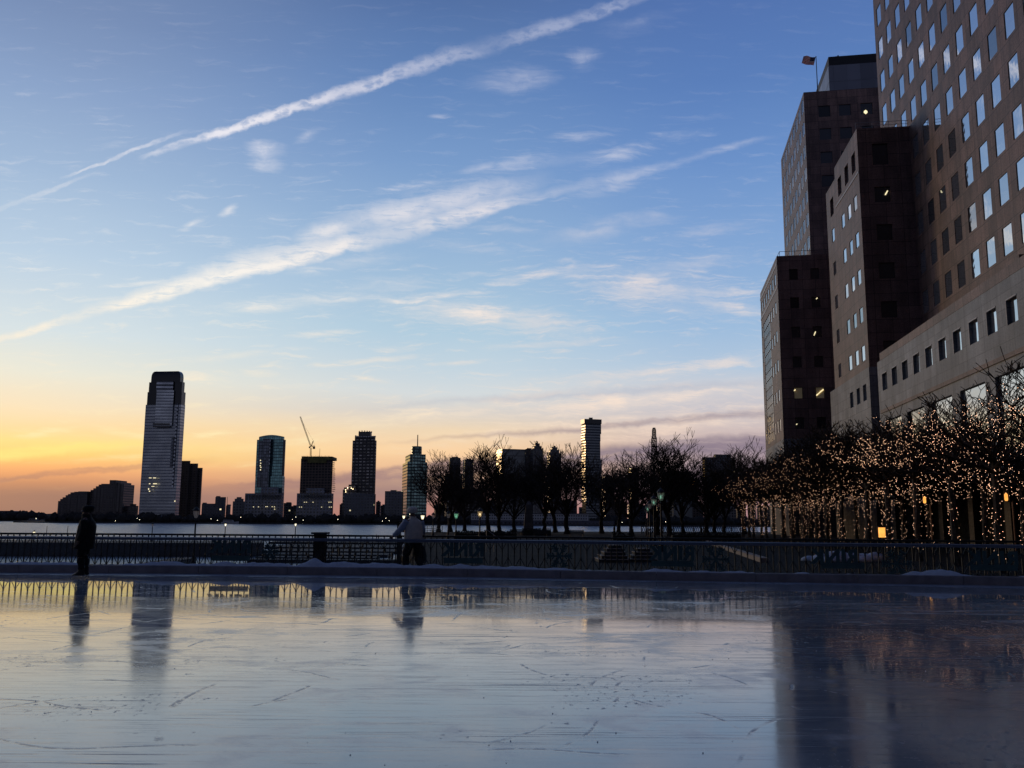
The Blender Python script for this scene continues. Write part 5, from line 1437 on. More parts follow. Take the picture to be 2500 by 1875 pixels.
# trees of the far bank, boats and lights
M['farbush'] = plain('far_trees', (0.022, 0.021, 0.02), .95, 0, .4, .1)
b = MB(); random.seed(5)
for i in range(300):
    px = -40 + i * 6.6 + random.random() * 6; far = px < 110
    Yq = (1575 if far else 1202) + random.random() * 25
    h = (10 if far else 6) + random.random() * 7; x = onY(px, 1272, Yq).x; r_ = h * (.5 + .3 * random.random())
    rr = []
    for f_, q in ((0, .5), (.25, .9), (.5, 1), (.75, .75), (.95, .3)):
        rr.append([(x + r_ * q * math.cos(a_ * 1.047) * (.7 + .5 * random.random()), Yq + r_ * q * .6 * math.sin(a_ * 1.047), ZS - .2 + h * f_ * (.85 + .3 * random.random())) for a_ in range(6)])
    b.rings(rr)
tag(b.build('treeline', M['farbush'], None, False), 'dark low trees lining the far river bank', 'trees', None, 'stuff')
b = MB(); rr = []
for i in range(60):
    px = -200 + 420 * i / 59; yq = 1257.5 - 5.5 * mnoise.noise(Vector((i * .22, 0, 0))) - (3.5 if 90 < px < 125 else 0)
    p = onY(px, yq, 2600); rr.append([(p.x, 2600, -4), (p.x, 2640, p.z), (p.x, 2900, -4)])
tag(b.rings(rr).build('hills', M['farbush']), kind='structure')


def boat(px, py, L, label, Y, mat, glow=None):
    p = onY(px, py, Y); o = thing('boat', (p.x, Y, -5.5), label, 'boat')
    b = MB(); rr = []
    for f_, wq, hq in ((-.5, .8, 1.0), (-.3, 1, 1), (.1, 1, 1.05), (.35, .65, 1.25), (.5, .06, 1.5)):
        h = L * .11 * hq; w_ = L * .14 * wq; rr.append([(p.x + L * f_, Y - w_ * .6, -5.7), (p.x + L * f_, Y - w_, -5.5 + h), (p.x + L * f_, Y + w_, -5.5 + h), (p.x + L * f_, Y + w_ * .6, -5.7)])
    b.rings(rr).build('hull', mat, o)
    b = MB(); zc = -5.5 + L * .11
    b.prism([(p.x - L * .4, Y - L * .1), (p.x + L * .22, Y - L * .1), (p.x + L * .22, Y + L * .1), (p.x - L * .4, Y + L * .1)], zc, zc + L * .13, [(p.x - L * .38, Y - L * .09), (p.x + L * .14, Y - L * .09), (p.x + L * .14, Y + L * .09), (p.x - L * .38, Y + L * .09)]).build('cabin', mat, o)
    MB().box(p.x - L * .36, p.x + L * .12, Y - L * .102, Y - L * .094, zc + L * .05, zc + L * .095).build('cabin_windows', M['winhole'] if not glow else glow, o)
    MB().tube((p.x - L * .1, Y, zc + L * .1), (p.x - L * .1, Y, zc + L * .42), .12, .06, 5, True).build('mast', M['black'], o)
    return o


boat(562, 1276, 22, 'small white motor yacht moored below the low blue blocks', 1180, M['white'])
boat(1786, 1292, 9, 'white boat with an orange lit cabin seen between tree trunks', 330, M['white'], M['signorange'])
boat(85, 1270, 24, 'pale boat at the far left of the river bank', 1520, M['duskgrey'])
boat(112, 1272, 18, 'small pale boat second from the far left of the bank', 1470, M['duskgrey'])
random.seed(21)
lm = MB(); lm.octa((0, 0, 0), .34); lme = lm.mesh('shore_lamp', (0, 0, 0), False); lme.materials.append(M['lampwhite'])
for i, (px, py) in enumerate(((88, 1266), (282, 1271.5), (335, 1265), (341, 1269), (515, 1267), (531, 1270), (588, 1263), (722, 1262), (714, 1268), (740, 1270), (825, 1268), (934, 1272), (950, 1271), (1000, 1255), (942, 1265), (1513, 1275), (1519, 1275), (1625, 1274))):
    o = link('shore_lamp', lme, None, None, onY(px, py, 1186)); tag(o, 'tiny white light point on the far river bank', 'light', 'tiny lights along the far bank')
#=====PART5

# ------------------------------------------------------------------ trees
def grow(segs, p, d, L, r, depth, rng, spread, up, minr, kids=(2, 3), zmax=None, shrink=0.74):
    """one limb as a few bending pieces, then forks"""
    n = 3 if depth > 1 else 2
    q = p.copy()
    for i in range(n):
        d = (d + Vector((rng.uniform(-1, 1), rng.uniform(-1, 1), rng.uniform(-.5, 1) * up)) * 0.16).normalized()
        e = q + d * (L / n)
        if zmax and e.z > zmax: e.z = zmax - rng.random() * .15; d.z *= .2
        r2 = max(r * (1 - .22 / n * (i + 1) / 1), minr)
        segs.append((q.copy(), e.copy(), r, r2)); q = e; r = r2
        if depth > 0 and i < n - 1 and rng.random() < .62:
            a = rng.uniform(0, 6.28); s = Vector((math.cos(a), math.sin(a), rng.uniform(.0, .6)))
            grow(segs, q.copy(), (d * .55 + s * spread).normalized(), L * .6, max(r * .5, minr), depth - 1, rng, spread, up, minr, kids, zmax, shrink)
    if depth > 0:
        for k in range(rng.choice(kids)):
            a = rng.uniform(0, 6.28); s = Vector((math.cos(a), math.sin(a), rng.uniform(-.2, .5)))
            nd = (d * .8 + s * spread + Vector((0, 0, up * .25))).normalized()
            grow(segs, q.copy(), nd, L * rng.uniform(shrink - .12, shrink + .08), max(r * .68, minr), depth - 1, rng, spread, up, minr, kids, zmax, shrink)


def segs_mesh(segs, name, mat):
    b = MB()
    for a, c, r0, r1 in segs: b.tube(a, c, r0, r1, 6 if r0 > .08 else (4 if r0 > .03 else 3))
    me = b.mesh(name, (0, 0, 0), False); me.materials.append(mat); return me


def bare_variant(seed, H, wide):
    rng = random.Random(seed); tr_ = []; cr_ = []
    th = H * .22; q = Vector((0, 0, 0))
    for i in range(5):
        e = Vector((rng.uniform(-.06, .06) * (i + 1), rng.uniform(-.06, .06) * (i + 1), th * (i + 1) / 5))
        tr_.append((q, e, .30 - .025 * i + (.1 if i == 0 else 0), .30 - .025 * (i + 1))); q = e
    for k in range(9):
        a = 6.28 * k / 9 + rng.uniform(-.3, .3); o = wide * rng.uniform(.5, 1.15)
        d = Vector((math.cos(a) * o, math.sin(a) * o, 1)).normalized()
        grow(cr_, q + Vector((0, 0, -rng.random() * .8)), d, H * .235, .105, 4, rng, .55 + .25 * wide, .55, .022)
    grow(cr_, q, Vector((0, 0, 1)), H * .27, .14, 4, rng, .5, .8, .019)
    return segs_mesh(tr_, 'trunk', M['bark']), segs_mesh(cr_, 'crown', M['twig'])


BV = [bare_variant(31, 13.5, .5), bare_variant(32, 12.5, .72), bare_variant(35, 14, .42), bare_variant(38, 12, .95)]
bt = [(1071, 1303, 1120, 150, 0, 'bare tree behind the person in the pale jacket, first from the left'), (1100, 1302, 1150, 158, 1, 'dense bare tree behind the green lit street lamp'),
      (1134, 1302, 1152, 165, 3, 'dark bushy bare tree left of the warm lit street lamp'), (1193, 1303, 1096, 140, 2, 'tall open bare tree in front of the golden mirrored slab'),
      (1219, 1302, 1128, 150, 1, 'bare tree just right of the tallest open one'), (1256, 1301, 1140, 160, 3, 'spreading bare tree left of the stone monument'),
      (1330, 1302, 1120, 150, 0, 'bare tree immediately right of the stone monument'), (1356, 1303, 1118, 155, 2, 'slim bare tree before the shorter pinnacled tower'),
      (1384, 1303, 1094, 140, 1, 'tall rounded bare tree left of the shifted block tower'), (1469, 1304, 1132, 150, 3, 'wide low bare tree with a thin trunk, right of the shifted block tower'),
      (1510, 1304, 1138, 165, 0, 'bare tree beside the dark block with the orange corner'), (1542, 1306, 1124, 120, 3, 'broad dark bare tree with a thick trunk left of the lamp row'),
      (1604, 1305, 1108, 135, 1, 'bare tree rising behind the row of street lamps'), (1636, 1305, 1082, 125, 2, 'tallest bare tree just right of the lamp row and lattice tower'),
      (1668, 1304, 1140, 150, 0, 'bare tree before the broad grey block'), (1726, 1305, 1124, 130, 1, 'bare tree left of the pale apartment tower'),
      (1744, 1304, 1150, 150, 3, 'bare tree in front of the pale apartment tower'), (1768, 1304, 1160, 160, 0, 'bare tree under the right edge of the pale apartment tower'),
      (1818, 1303, 1100, 150, 2, 'slender bare tree poking up left of the lit tree row')]
for i, (px, pb, pt, Y, v, lab) in enumerate(bt):
    p = onY(px, pb, Y); zt_ = onY(px, pt, Y).z; p.z = ZG
    o = thing('bare_tree', p, lab, 'tree', 'bare trees on the esplanade', random.Random(i).uniform(0, 6.28))
    H0 = sorted(z.co.z for z in BV[v][1].vertices)[int(.985 * len(BV[v][1].vertices))]; s = (zt_ - ZG) / H0; o.scale = (s * 1.25, s * 1.25, s)
    link('trunk', BV[v][0], None, o); link('crown', BV[v][1], None, o)


def lime_variant(seed, dense=3):
    """clipped plane tree: straight trunk, spreading limbs, flat twiggy top, fairy lights on trunk and lower limbs"""
    rng = random.Random(seed); tr_ = []; cr_ = []; q = Vector((0, 0, 0)); TH_ = 4.9
    for i in range(7):
        e = Vector((rng.uniform(-.05, .05), rng.uniform(-.05, .05), TH_ * (i + 1) / 7))
        tr_.append((q, e, .185 - .008 * i + (.05 if i == 0 else 0), .185 - .008 * (i + 1))); q = e
    for k in range(9):
        a = 6.28 * k / 9 + rng.uniform(-.3, .3); lift = rng.uniform(.05, .75); z0 = TH_ - rng.uniform(0, 1.0)
        d = Vector((math.cos(a), math.sin(a), lift)).normalized(); p = Vector((0, 0, z0)); r = .085; L = rng.uniform(2.3, 3.1)
        for i in range(5):
            d = (d + Vector((rng.uniform(-.2, .2), rng.uniform(-.2, .2), rng.uniform(-.12, .2)))).normalized(); e = p + d * L / 5
            cr_.append((p.copy(), e.copy(), r, r * .84)); r *= .84; p = e
            for j in range(2 if i > 0 else 1):
                aa = rng.uniform(0, 6.28); s = Vector((math.cos(aa) * .7, math.sin(aa) * .7, rng.uniform(.15, 1.1))).normalized()
                grow(cr_, p.copy(), s, rng.uniform(.8, 1.25), r * .5, dense, rng, .75, .5, 0.0155, (2, 3), 8.85)
        grow(cr_, p.copy(), d, 1.0, r * .7, dense, rng, .8, .6, 0.0155, (2, 3), 8.85)
    for k in range(5):
        a = rng.uniform(0, 6.28); grow(cr_, q.copy(), Vector((math.cos(a) * .5, math.sin(a) * .5, 1)).normalized(), 1.5, .07, 3, rng, .75, .4, 0.0155, (2, 3), 8.85)
    b = MB()
    for i in range(70):                       # strands wound round the trunk
        z = .5 + rng.random() * (TH_ - .3); a = z * 7 + rng.choice((0, 2.1, 4.2)) + rng.uniform(-.3, .3); r_ = .215 + rng.uniform(0, .05)
        b.octa((math.cos(a) * r_, math.sin(a) * r_, z), rng.uniform(.008, .012))
    low = [s_ for s_ in cr_ if s_[0].z < 7.35 and s_[2] > .011 or s_[0].z < 6.4]
    outer = [s_ for s_ in cr_ if 4.2 < s_[0].z < 7.2 and s_[0].xy.length > 2.0]
    for i in range(640):
        a, c, r0, r1 = rng.choice(low if i % 2 else outer); f_ = rng.random(); p = a.lerp(c, f_) + Vector((rng.uniform(-.06, .06), rng.uniform(-.06, .06), rng.uniform(-.08, .05)))
        if p.z > 7.3 - rng.random() * .8: continue
        b.octa(p, rng.uniform(.007, .012))
    for i in range(40):                        # loose hanging ends
        a = rng.uniform(0, 6.28); r_ = rng.uniform(.3, 1.3); b.octa((math.cos(a) * r_, math.sin(a) * r_, 3.5 + rng.random() * 1.2), .011)
    bl_ = b.mesh('string_lights', (0, 0, 0), False); bl_.materials.append(M['bulb'])
    M['lbark'] = M.get('lbark') or plain('plane_bark', (0.075, 0.06, 0.048), .85, 0, .5, 4, .2, .4)
    return segs_mesh(tr_, 'trunk', M['lbark']), segs_mesh(cr_, 'crown', M['twig']), bl_


LV = [lime_variant(s) for s in (101, 102, 103, 104, 105)]
LS_ = [lime_variant(s, 1) for s in (111, 112, 113)]
cnt = 0
for row, (u, Y0, n) in enumerate(((15.3, 32.7, 18), (21.3, 49.5, 15))):
    for i in range(n):
        Y = Y0 + 5.6 * i + random.Random(i + 40 * row).uniform(-.3, .3); x, y = UP(u + random.Random(i * 3 + row).uniform(-.25, .25), Y)
        o = thing('lit_tree', (x, y, ZG), 'fairy lit bare tree, %s from the rink in the row %s' % (ORD[i], ('nearer the river', 'by the wall')[row]), 'tree', 'clipped trees with fairy lights', random.Random(cnt).uniform(0, 6.28))
        v = LV[(i * 2 + row * 3) % 5] if Y > 60 else LS_[(i + row) % 3]; s = random.Random(cnt + 99).uniform(.96, 1.04); o.scale = (s, s, s)
        link('trunk', v[0], None, o); link('crown', v[1], None, o); tag(link('string_lights', v[2], None, o), kind='stuff'); cnt += 1

# ------------------------------------------------------------------ street lamps
def lamp_glass(name, col, em=0.0, emc=(1, .8, .5)):
    m, t = new_mat(name); ob = t.n('ShaderNodeTexCoord').outputs['Object']; nz = t.ss(t.noise(ob, 4, 3), .3, .7, .8, 1.2)
    tr_ = t.n('ShaderNodeBsdfTransparent', {0: (.9, .9, .9, 1)}); pb = t.n('ShaderNodeBsdfPrincipled', {'Base Color': (*col, 1), 'Roughness': .12, 'Emission Color': (*emc, 1), 'Emission Strength': t.m('MULTIPLY', nz, em)})
    tl = t.n('ShaderNodeBsdfTranslucent', {0: (*col, 1)}); m0 = t.n('ShaderNodeMixShader', {0: .5, 1: pb.outputs[0], 2: tl.outputs[0]})
    t.n('ShaderNodeOutputMaterial', {0: t.n('ShaderNodeMixShader', {0: .62, 1: tr_.outputs[0], 2: m0.outputs[0]}).outputs[0]}); m.cycles.emission_sampling = 'NONE'
    return m


M['lg'] = lamp_glass('lantern_glass', (.8, .76, .72)); M['lg_green'] = lamp_glass('lantern_glass_green', (.45, .6, .5), .5, (.35, 1, .62)); M['lg_warm'] = lamp_glass('lantern_glass_warm', (.6, .5, .38), .22, (1, .72, .38))
M['lg_white'] = lamp_glass('lantern_glass_white', (.7, .65, .5), 2.6, (1, .9, .62))


def lamp(px, ptop, Y, zb, hl, glass, bulb, label, group='street lamps', thin=1.0):
    p = onY(px, ptop, Y); zt_ = p.z; x = p.x
    o = thing('street_lamp', (x, Y, zb), label, 'street lamp', group)
    zl = zt_ - hl - .05; k = hl / .95
    b = MB(); b.lathe([(.17 * thin, 0), (.17 * thin, .25), (.12 * thin, .4), (.10 * thin, .9), (.075 * thin, 1.0), (.06 * thin, zl - zb - .5), (.055 * thin, zl - zb - .25), (.10 * k, zl - zb - .16), (.06 * k, zl - zb - .08), (.11 * k, zl - zb)], (x, Y, zb), 10)
    b.build('pole', M['black'], o)
    MB().lathe([(.10 * k, 0), (.17 * k, .14 * k), (.225 * k, .34 * k), (.245 * k, .55 * k)], (x, Y, zl), 8, False).build('lantern_glass', glass, o, False)
    b = MB()
    for i in range(8):
        a = 6.283 * i / 8; c, s = math.cos(a), math.sin(a)
        for (r0, z0), (r1, z1) in zip([(.105, 0), (.175, .14), (.23, .34)], [(.175, .14), (.23, .34), (.25, .55)]): b.tube((x + c * r0 * k, Y + s * r0 * k, zl + z0 * k), (x + c * r1 * k, Y + s * r1 * k, zl + z1 * k), .010 * k, None, 4)
    b.build('lantern_frame', M['black'], o, False)
    MB().lathe([(.27 * k, .55 * k), (.285 * k, .58 * k), (.25 * k, .64 * k), (.16 * k, .76 * k), (.06 * k, .84 * k), (.03 * k, .88 * k), (.045 * k, .91 * k), (.0, .95 * k)], (x, Y, zl), 12).build('cap', M['black'], o)
    if bulb: MB().lathe([(.0, .12 * k), (.05 * k, .18 * k), (.06 * k, .3 * k), (.0, .42 * k)], (x, Y, zl), 8, False).build('bulb', bulb, o, False)
    return o


lamp(480, 1233, 71, -2.1, .95, M['lg'], None, 'large unlit black street lamp against the river, left of the dark blue blocks')
lamp(373, 1275, 175, -3.0, .75, M['lg'], None, 'thin dark lamp on the breakwater below the silver tower', thin=1.3)
lamp(551, 1274, 175, -3.0, .75, M['lg_white'], M['lampwhite'], 'thin lamp lit white on the breakwater beside the moored yacht', thin=1.3)
lamp(722, 1274, 175, -3.0, .75, M['lg_white'], M['lampwhite'], 'thin lamp lit white on the breakwater between the two arcaded towers', thin=1.3)
lamp(84, 1293, 165, -5.0, .8, M['lg_white'], M['lampwhite'], 'low lit lamp head just above the fence at the far left', thin=1.3)
lamp(986, 1253, 150, ZG, .85, M['lg_white'], M['lampwhite'], 'small yellow lit lamp at the left shoulder of the person in the pale jacket', thin=1.2)
lamp(1032, 1250, 112, ZG, .85, M['lg_white'], M['lampwhite'], 'white lit lamp at the right shoulder of the person in the pale jacket')
lamp(1058, 1249, 118, ZG, .85, M['lg'], None, 'unlit lamp with pinkish glass right of the white lit one')
lamp(1095, 1245, 100, ZG, .85, M['lg'], None, 'unlit lamp immediately left of the green lit one')
lamp(1114, 1245, 98, ZG, .85, M['lg_green'], M['lampgreen'], 'lamp glowing pale green among the bare trees')
lamp(1172, 1237, 84, ZG, .9, M['lg_warm'], M['lampwarm'], 'lamp with a warm bulb under the tall open bare tree')
for i, (px, py, Y) in enumerate(((1613, 1186.5, 62), (1596, 1205.5, 78), (1586, 1219, 95), (1581, 1228, 108), (1577, 1236, 125))):
    lamp(px, py, Y, ZG, .95, M['lg'], M['lampgreen'] if i in (0, 1, 3) else None, '%s lamp of the receding row right of centre, counted from the rink' % ORD[i])
# two channel markers on the water
for px, y in ((115, 1284), (166, 1284)):
    q = onY(px, y, 300); o = thing('marker_pole', (q.x, 300, -5.5), 'thin %s marker pole standing in the river at the far left' % ('left' if px < 140 else 'right'), 'pole', 'marker poles in the river')
    MB().tube((q.x, 300, -6), (q.x, 300, q.z), .11, .09, 5, True).build('shaft', M['black'], o)

# ------------------------------------------------------------------ esplanade furniture
mo = thing('monument', (*onY(1284, 1303, 128).xy, ZG), 'tall dark tapering stone monument with a pale left face among bare trees', 'monument')
q0, q1 = onY(1277, 1300, 128).x, onY(1304, 1300, 128).x; t0, t1 = onY(1284, 1235, 128).x, onY(1299, 1235, 128).x; zt_ = onY(1290, 1232, 128).z
M['mono'] = stone_mat('monument_stone', (.10, .085, .075), 1.0, .6, .6)
MB().prism([(q0, 128), (q1, 128), (q1, 130), (q0, 130)], ZG, zt_, [(t0, 128.4), (t1, 128.4), (t1, 129.6), (t0, 129.6)]).build('shaft', M['mono'], mo)
MB().prism([(q0 - .3, 127.6), (q1 + .3, 127.6), (q1 + .3, 130.4), (q0 - .3, 130.4)], ZG, ZG + .5).build('plinth', M['mono'], mo)
MB().prism([(t0, 128.4), (t1, 128.4), (t1, 129.6), (t0, 129.6)], zt_ + .003, zt_ + .5, [(t0 + .3, 128.7), (t1 - .3, 128.7), (t1 - .3, 129.3), (t0 + .3, 129.3)]).build('cap', M['mono'], mo)
ra = thing('esplanade_railing', (*onY(1400, 1300, 170).xy, ZG), 'black lattice railing along the far edge of the esplanade by the river', 'railing')
A = Vector((*onY(1566, 1300, 150).xy, ZG)); B_ = Vector((*onY(1850, 1300, 172).xy, ZG)); nb = 12
for i in range(nb):
    a, c = A.lerp(B_, i / nb), A.lerp(B_, (i + 1) / nb); b = MB(); up_ = Vector((0, 0, 1))
    b.beam(a + up_ * 1.15, c + up_ * 1.15, .1, .1); b.beam(a + up_ * .12, c + up_ * .12, .08, .08); b.beam(a, a + up_ * 1.25, .12, .12)
    for k in range(5):
        p, q = a.lerp(c, k / 5), a.lerp(c, (k + 1) / 5); b.beam(p + up_ * .12, q + up_ * 1.1, .055, .055); b.beam(p + up_ * 1.1, q + up_ * .12, .055, .055)
    b.build('lattice_panel', M['black'], ra, False)
ra = thing('esplanade_rail', (*onY(1030, 1302, 139).xy, ZG), 'thin three bar railing at the left end of the esplanade', 'railing')
b = MB(); A = Vector((*onY(1003, 1302, 138.5).xy, ZG)); B_ = Vector((*onY(1080, 1302, 150).xy, ZG))
for z in (.35, .7, 1.08): b.tube(A + Vector((0, 0, z)), B_ + Vector((0, 0, z)), .035, None, 5)
for i in range(9): p = A.lerp(B_, i / 8); b.tube(p, p + Vector((0, 0, 1.08)), .04, None, 5)
b.build('bars', M['black'], ra, False)
sq = thing('stout_post', (*onY(975, 1300, 60).xy, -2.2), 'stout square dark post behind the arm of the person in the pale jacket', 'post')
q = onY(975, 1279, 60); MB().box(q.x - .13, q.x + .13, 59.87, 60.13, -6.2, q.z).build('shaft', M['black'], sq); MB().box(q.x - .18, q.x + .18, 59.82, 60.18, q.z + .003, q.z + .07).build('cap', M['black'], sq)


def bench(px, py, Y, label, rz=0):
    p = onY(px, py, Y); o = thing('park_bench', (p.x, Y, ZG), label, 'bench', 'esplanade benches', rz)
    b = MB()
    for k in range(4): b.box(p.x - .9, p.x + .9, Y - .22 + k * .115, Y - .13 + k * .115, ZG + .42, ZG + .455)
    b.build('seat', M['dock'], o); b = MB()
    for k in range(4): b.box(p.x - .9, p.x + .9, Y + .25, Y + .28, ZG + .52 + k * .11, ZG + .60 + k * .11)
    b.build('backrest', M['dock'], o)
    for s in (-.75, .75): MB().box(p.x + s - .03, p.x + s + .03, Y - .2, Y + .24, ZG, ZG + .415).build('leg', M['black'], o); MB().box(p.x + s - .03, p.x + s + .03, Y + .24, Y + .248, ZG, ZG + .96).build('upright', M['black'], o)


bench(1408, 1302, 110, 'dark bench facing the river right of the tall rounded bare tree'); bench(1262, 1302, 115, 'dark bench left of the stone monument'); bench(1320, 1303, 112, 'dark bench just right of the stone monument')
M['hedge'] = plain('hedge_leaves', (.018, .02, .016), .9)
for px0, px1, Y, lab in ((1112, 1262, 92, 'long low dark planter hedge behind the warm lit lamp'), (1495, 1545, 84, 'short dark hedge at the foot of the broad thick trunked tree'), (1640, 1806, 88, 'long dark hedge behind the lamp row'), (1275, 1345, 125, 'low dark hedge around the stone monument')):
    a, c = onY(px0, 1302, Y).x, onY(px1, 1302, Y).x; rng = random.Random(px0); b = MB()
    for i in range(int((c - a) * 260)):
        p = Vector((rng.uniform(a, c), Y + rng.uniform(-.5, .5), ZG + .05 + .85 * rng.random() ** .7 * (1 + .25 * mnoise.noise(Vector((rng.random(), 0, 0)))))); d = Vector((rng.uniform(-1, 1), rng.uniform(-1, 1), rng.uniform(-1, 1))) * .09; e = Vector((rng.uniform(-1, 1), rng.uniform(-1, 1), rng.uniform(-1, 1))) * .07
        b.quad(p - d, p + e, p + d, p - e)
    b.box(a, c, Y - .42, Y + .42, ZG, ZG + .72)
    tag(b.build('hedge', M['hedge'], None, False), lab, 'hedge')
hr = thing('stair_handrail', (*onY(1195, 1305, 60).xy, ZG), 'pale sloping metal handrail above the fence near the warm lit lamp', 'handrail')
M['steel'] = plain('pale_steel', (.4, .38, .36), .35, .8, .1)
b = MB(); P = lambda x, y: onY(x, y, 60); b.path([P(1184, 1296), P(1188, 1293), P(1206, 1306), P(1222, 1318)], [.022] * 4, 6); b.tube(P(1188, 1293), (P(1188, 1293).x, 60, ZG), .02, None, 5); b.tube(P(1206, 1306), (P(1206, 1306).x, 60, ZG), .02, None, 5); b.build('rail', M['steel'], hr, False)

# stone steps, kerb and snow seen through the fence on the right
M['step'] = plain('pale_step', (.34, .25, .20), .7, 0, .2, 3)  # on the treads this colour carries the orange light falling on them
M['riser'] = plain('dark_riser', (.03, .026, .025), .8)
for px, wd, nst, Yb, lab in ((1500, 1.5, 5, 45.5, 'granite steps with orange light tinted treads seen through the fence, left flight'), (1572, 1.3, 4, 46, 'granite steps with orange light tinted treads seen through the fence, right flight')):
    p = onY(px, 1372, Yb); o = thing('stone_steps', (p.x, Yb, ZG), lab, 'steps', 'stone steps behind the fence')
    for k in range(nst):
        MB().box(p.x - wd / 2 + k * .16, p.x + wd / 2 - k * .05, Yb + k * .36, Yb + nst * .36 + .5, ZG + k * .165, ZG + (k + 1) * .165 - .035).build('riser', M['riser'], o)
        MB().box(p.x - wd / 2 + k * .16 - .02, p.x + wd / 2 - k * .05 + .02, Yb + k * .36 - .03, Yb + nst * .36 + .5, ZG + (k + 1) * .165 - .033, ZG + (k + 1) * .165).build('tread', M['step'], o)
a, c = onZ(1716, 1322, ZG), onZ(1868, 1374, ZG)
kb2 = thing('planter_kerb', (a.x, a.y, ZG), 'pale granite kerb running away diagonally behind the fence', 'kerb'); MB().beam(a + Vector((0, 0, .12)), c + Vector((0, 0, .12)), .38, .24).build('stone', M['step'], kb2)
b = MB(); rng = random.Random(9); c0 = onZ(2065, 1370, ZG)
for (dx, dy, r_, h) in ((-2.2, .4, .5, .28), (-1.5, 0, .7, .4), (-.5, .2, .9, .55), (.4, 0, .75, .46), (1.3, .3, .8, .42), (2.0, .1, .55, .5), (.9, -.4, .5, .3), (-1.1, -.4, .6, .3)):
    rr = []
    for f_ in (0, .35, .65, .88, 1.0):
        q_ = math.cos(f_ * 1.5) + .02; rr.append([(c0.x + dx * .8 + r_ * q_ * math.cos(k * .524) * rng.uniform(.85, 1.12), c0.y + dy + r_ * q_ * .7 * math.sin(k * .524) * rng.uniform(.85, 1.12), ZG - .02 + h * math.sin(f_ * 1.57)) for k in range(12)])
    b.rings(rr)
M['pile'] = plain('old_snow', (.62, .66, .78), .9, 0, .3, 5, .3, .6)
tag(b.build('snow_pile', M['pile'], None, True, True), 'lumpy heap of old snow behind the fence under the lit trees', 'snow')

# lit sign box, slim posts and small wall lanterns along the arcade
q = onY(2153, 1300, 47); sg = thing('lit_sign_box', (q.x, 47, ZG), 'glowing orange box sign on a short post under the lit trees', 'sign')
za_, zb_ = onY(2153, 1312, 47).z, onY(2153, 1288, 47).z
MB().box(q.x - .14, q.x + .14, 46.9, 47.1, za_, zb_).build('light_box', M['signorange'], sg); MB().box(q.x - .16, q.x + .16, 46.92, 47.12, zb_ + .002, zb_ + .04).build('cap', M['black'], sg); MB().tube((q.x, 47.0, ZG), (q.x, 47.0, za_ - .002), .035, None, 6, True).build('post', M['black'], sg)
M['lit_post'] = plain('orange_lit_post', (.20, .11, .07), .35, .6, .2)  # orange light on the posts put into their colour
for px, pt, Y, lab in ((2229, 1192, 52, 'slim warm lit post beside the orange sign box'), (2271, 1228, 50, 'slim post with a bracket lantern, middle of the arcade'), (2472, 1222, 44, 'slim post with a bracket lantern nearest the right edge')):
    q = onY(px, pt, Y); o = thing('slim_post', (q.x, Y, ZG), lab, 'post', 'slim posts by the arcade')
    MB().tube((q.x, Y, ZG), (q.x, Y, q.z), .055, .05, 8, True).build('shaft', M['lit_post'], o)
    if px != 2229:
        MB().box(q.x - .30, q.x - .03, Y - .03, Y + .03, q.z - .06, q.z).build('bracket', M['black'], o); MB().lathe([(.05, 0), (.08, .06), (.08, .3), (.03, .38)], (q.x - .30, Y, q.z - .02), 8).build('lantern', M['signorange'], o)
#=====PART6

# ------------------------------------------------------------------ people
def skin(name, vs, es, mat, parent, sub=2):
    me = D.meshes.new(name); me.from_pydata([v[0] for v in vs], es, []); o = D.objects.new(name, me); COL.objects.link(o)
    md = o.modifiers.new('s', 'SKIN'); sv = me.skin_vertices[0].data
    for i, v in enumerate(vs):
        r = v[1]; sv[i].radius = r if isinstance(r, tuple) else (r, r)
    sv[0].use_root = True
    md2 = o.modifiers.new('d', 'SUBSURF'); md2.levels = sub; md2.render_levels = sub
    dg = bpy.context.evaluated_depsgraph_get(); m2 = D.meshes.new_from_object(o.evaluated_get(dg)); D.objects.remove(o)
    m2.materials.clear()
    for p in m2.polygons: p.use_smooth = True
    return link(name, m2, mat, parent)


M['skin'] = plain('skin', (.20, .115, .085), .55, 0, .08)
M['blackcoat'] = plain('black_coat', (.010, .010, .012), .8, 0, .3, 12, .3, .3)
M['blacktrs'] = plain('black_trousers', (.012, .012, .014), .8, 0, .3, 14, .3, .3)
M['jacket'] = plain('pale_jacket', (.66, .58, .50), .8, 0, .15, 10, .3, .4)
M['sleeve'] = plain('grey_blue_sleeve', (.38, .42, .52), .75, 0, .15, 10, .3, .4)
M['furhat'] = plain('fur_hat', (.82, .72, .6), .95, 0, .4, 40, .1, .8)
M['boot'] = plain('black_boot', (.012, .011, .012), .4)
M['blade'] = plain('skate_blade', (.6, .6, .62), .2, .9, .05)
M['hair'] = plain('dark_hair', (.02, .016, .014), .7)


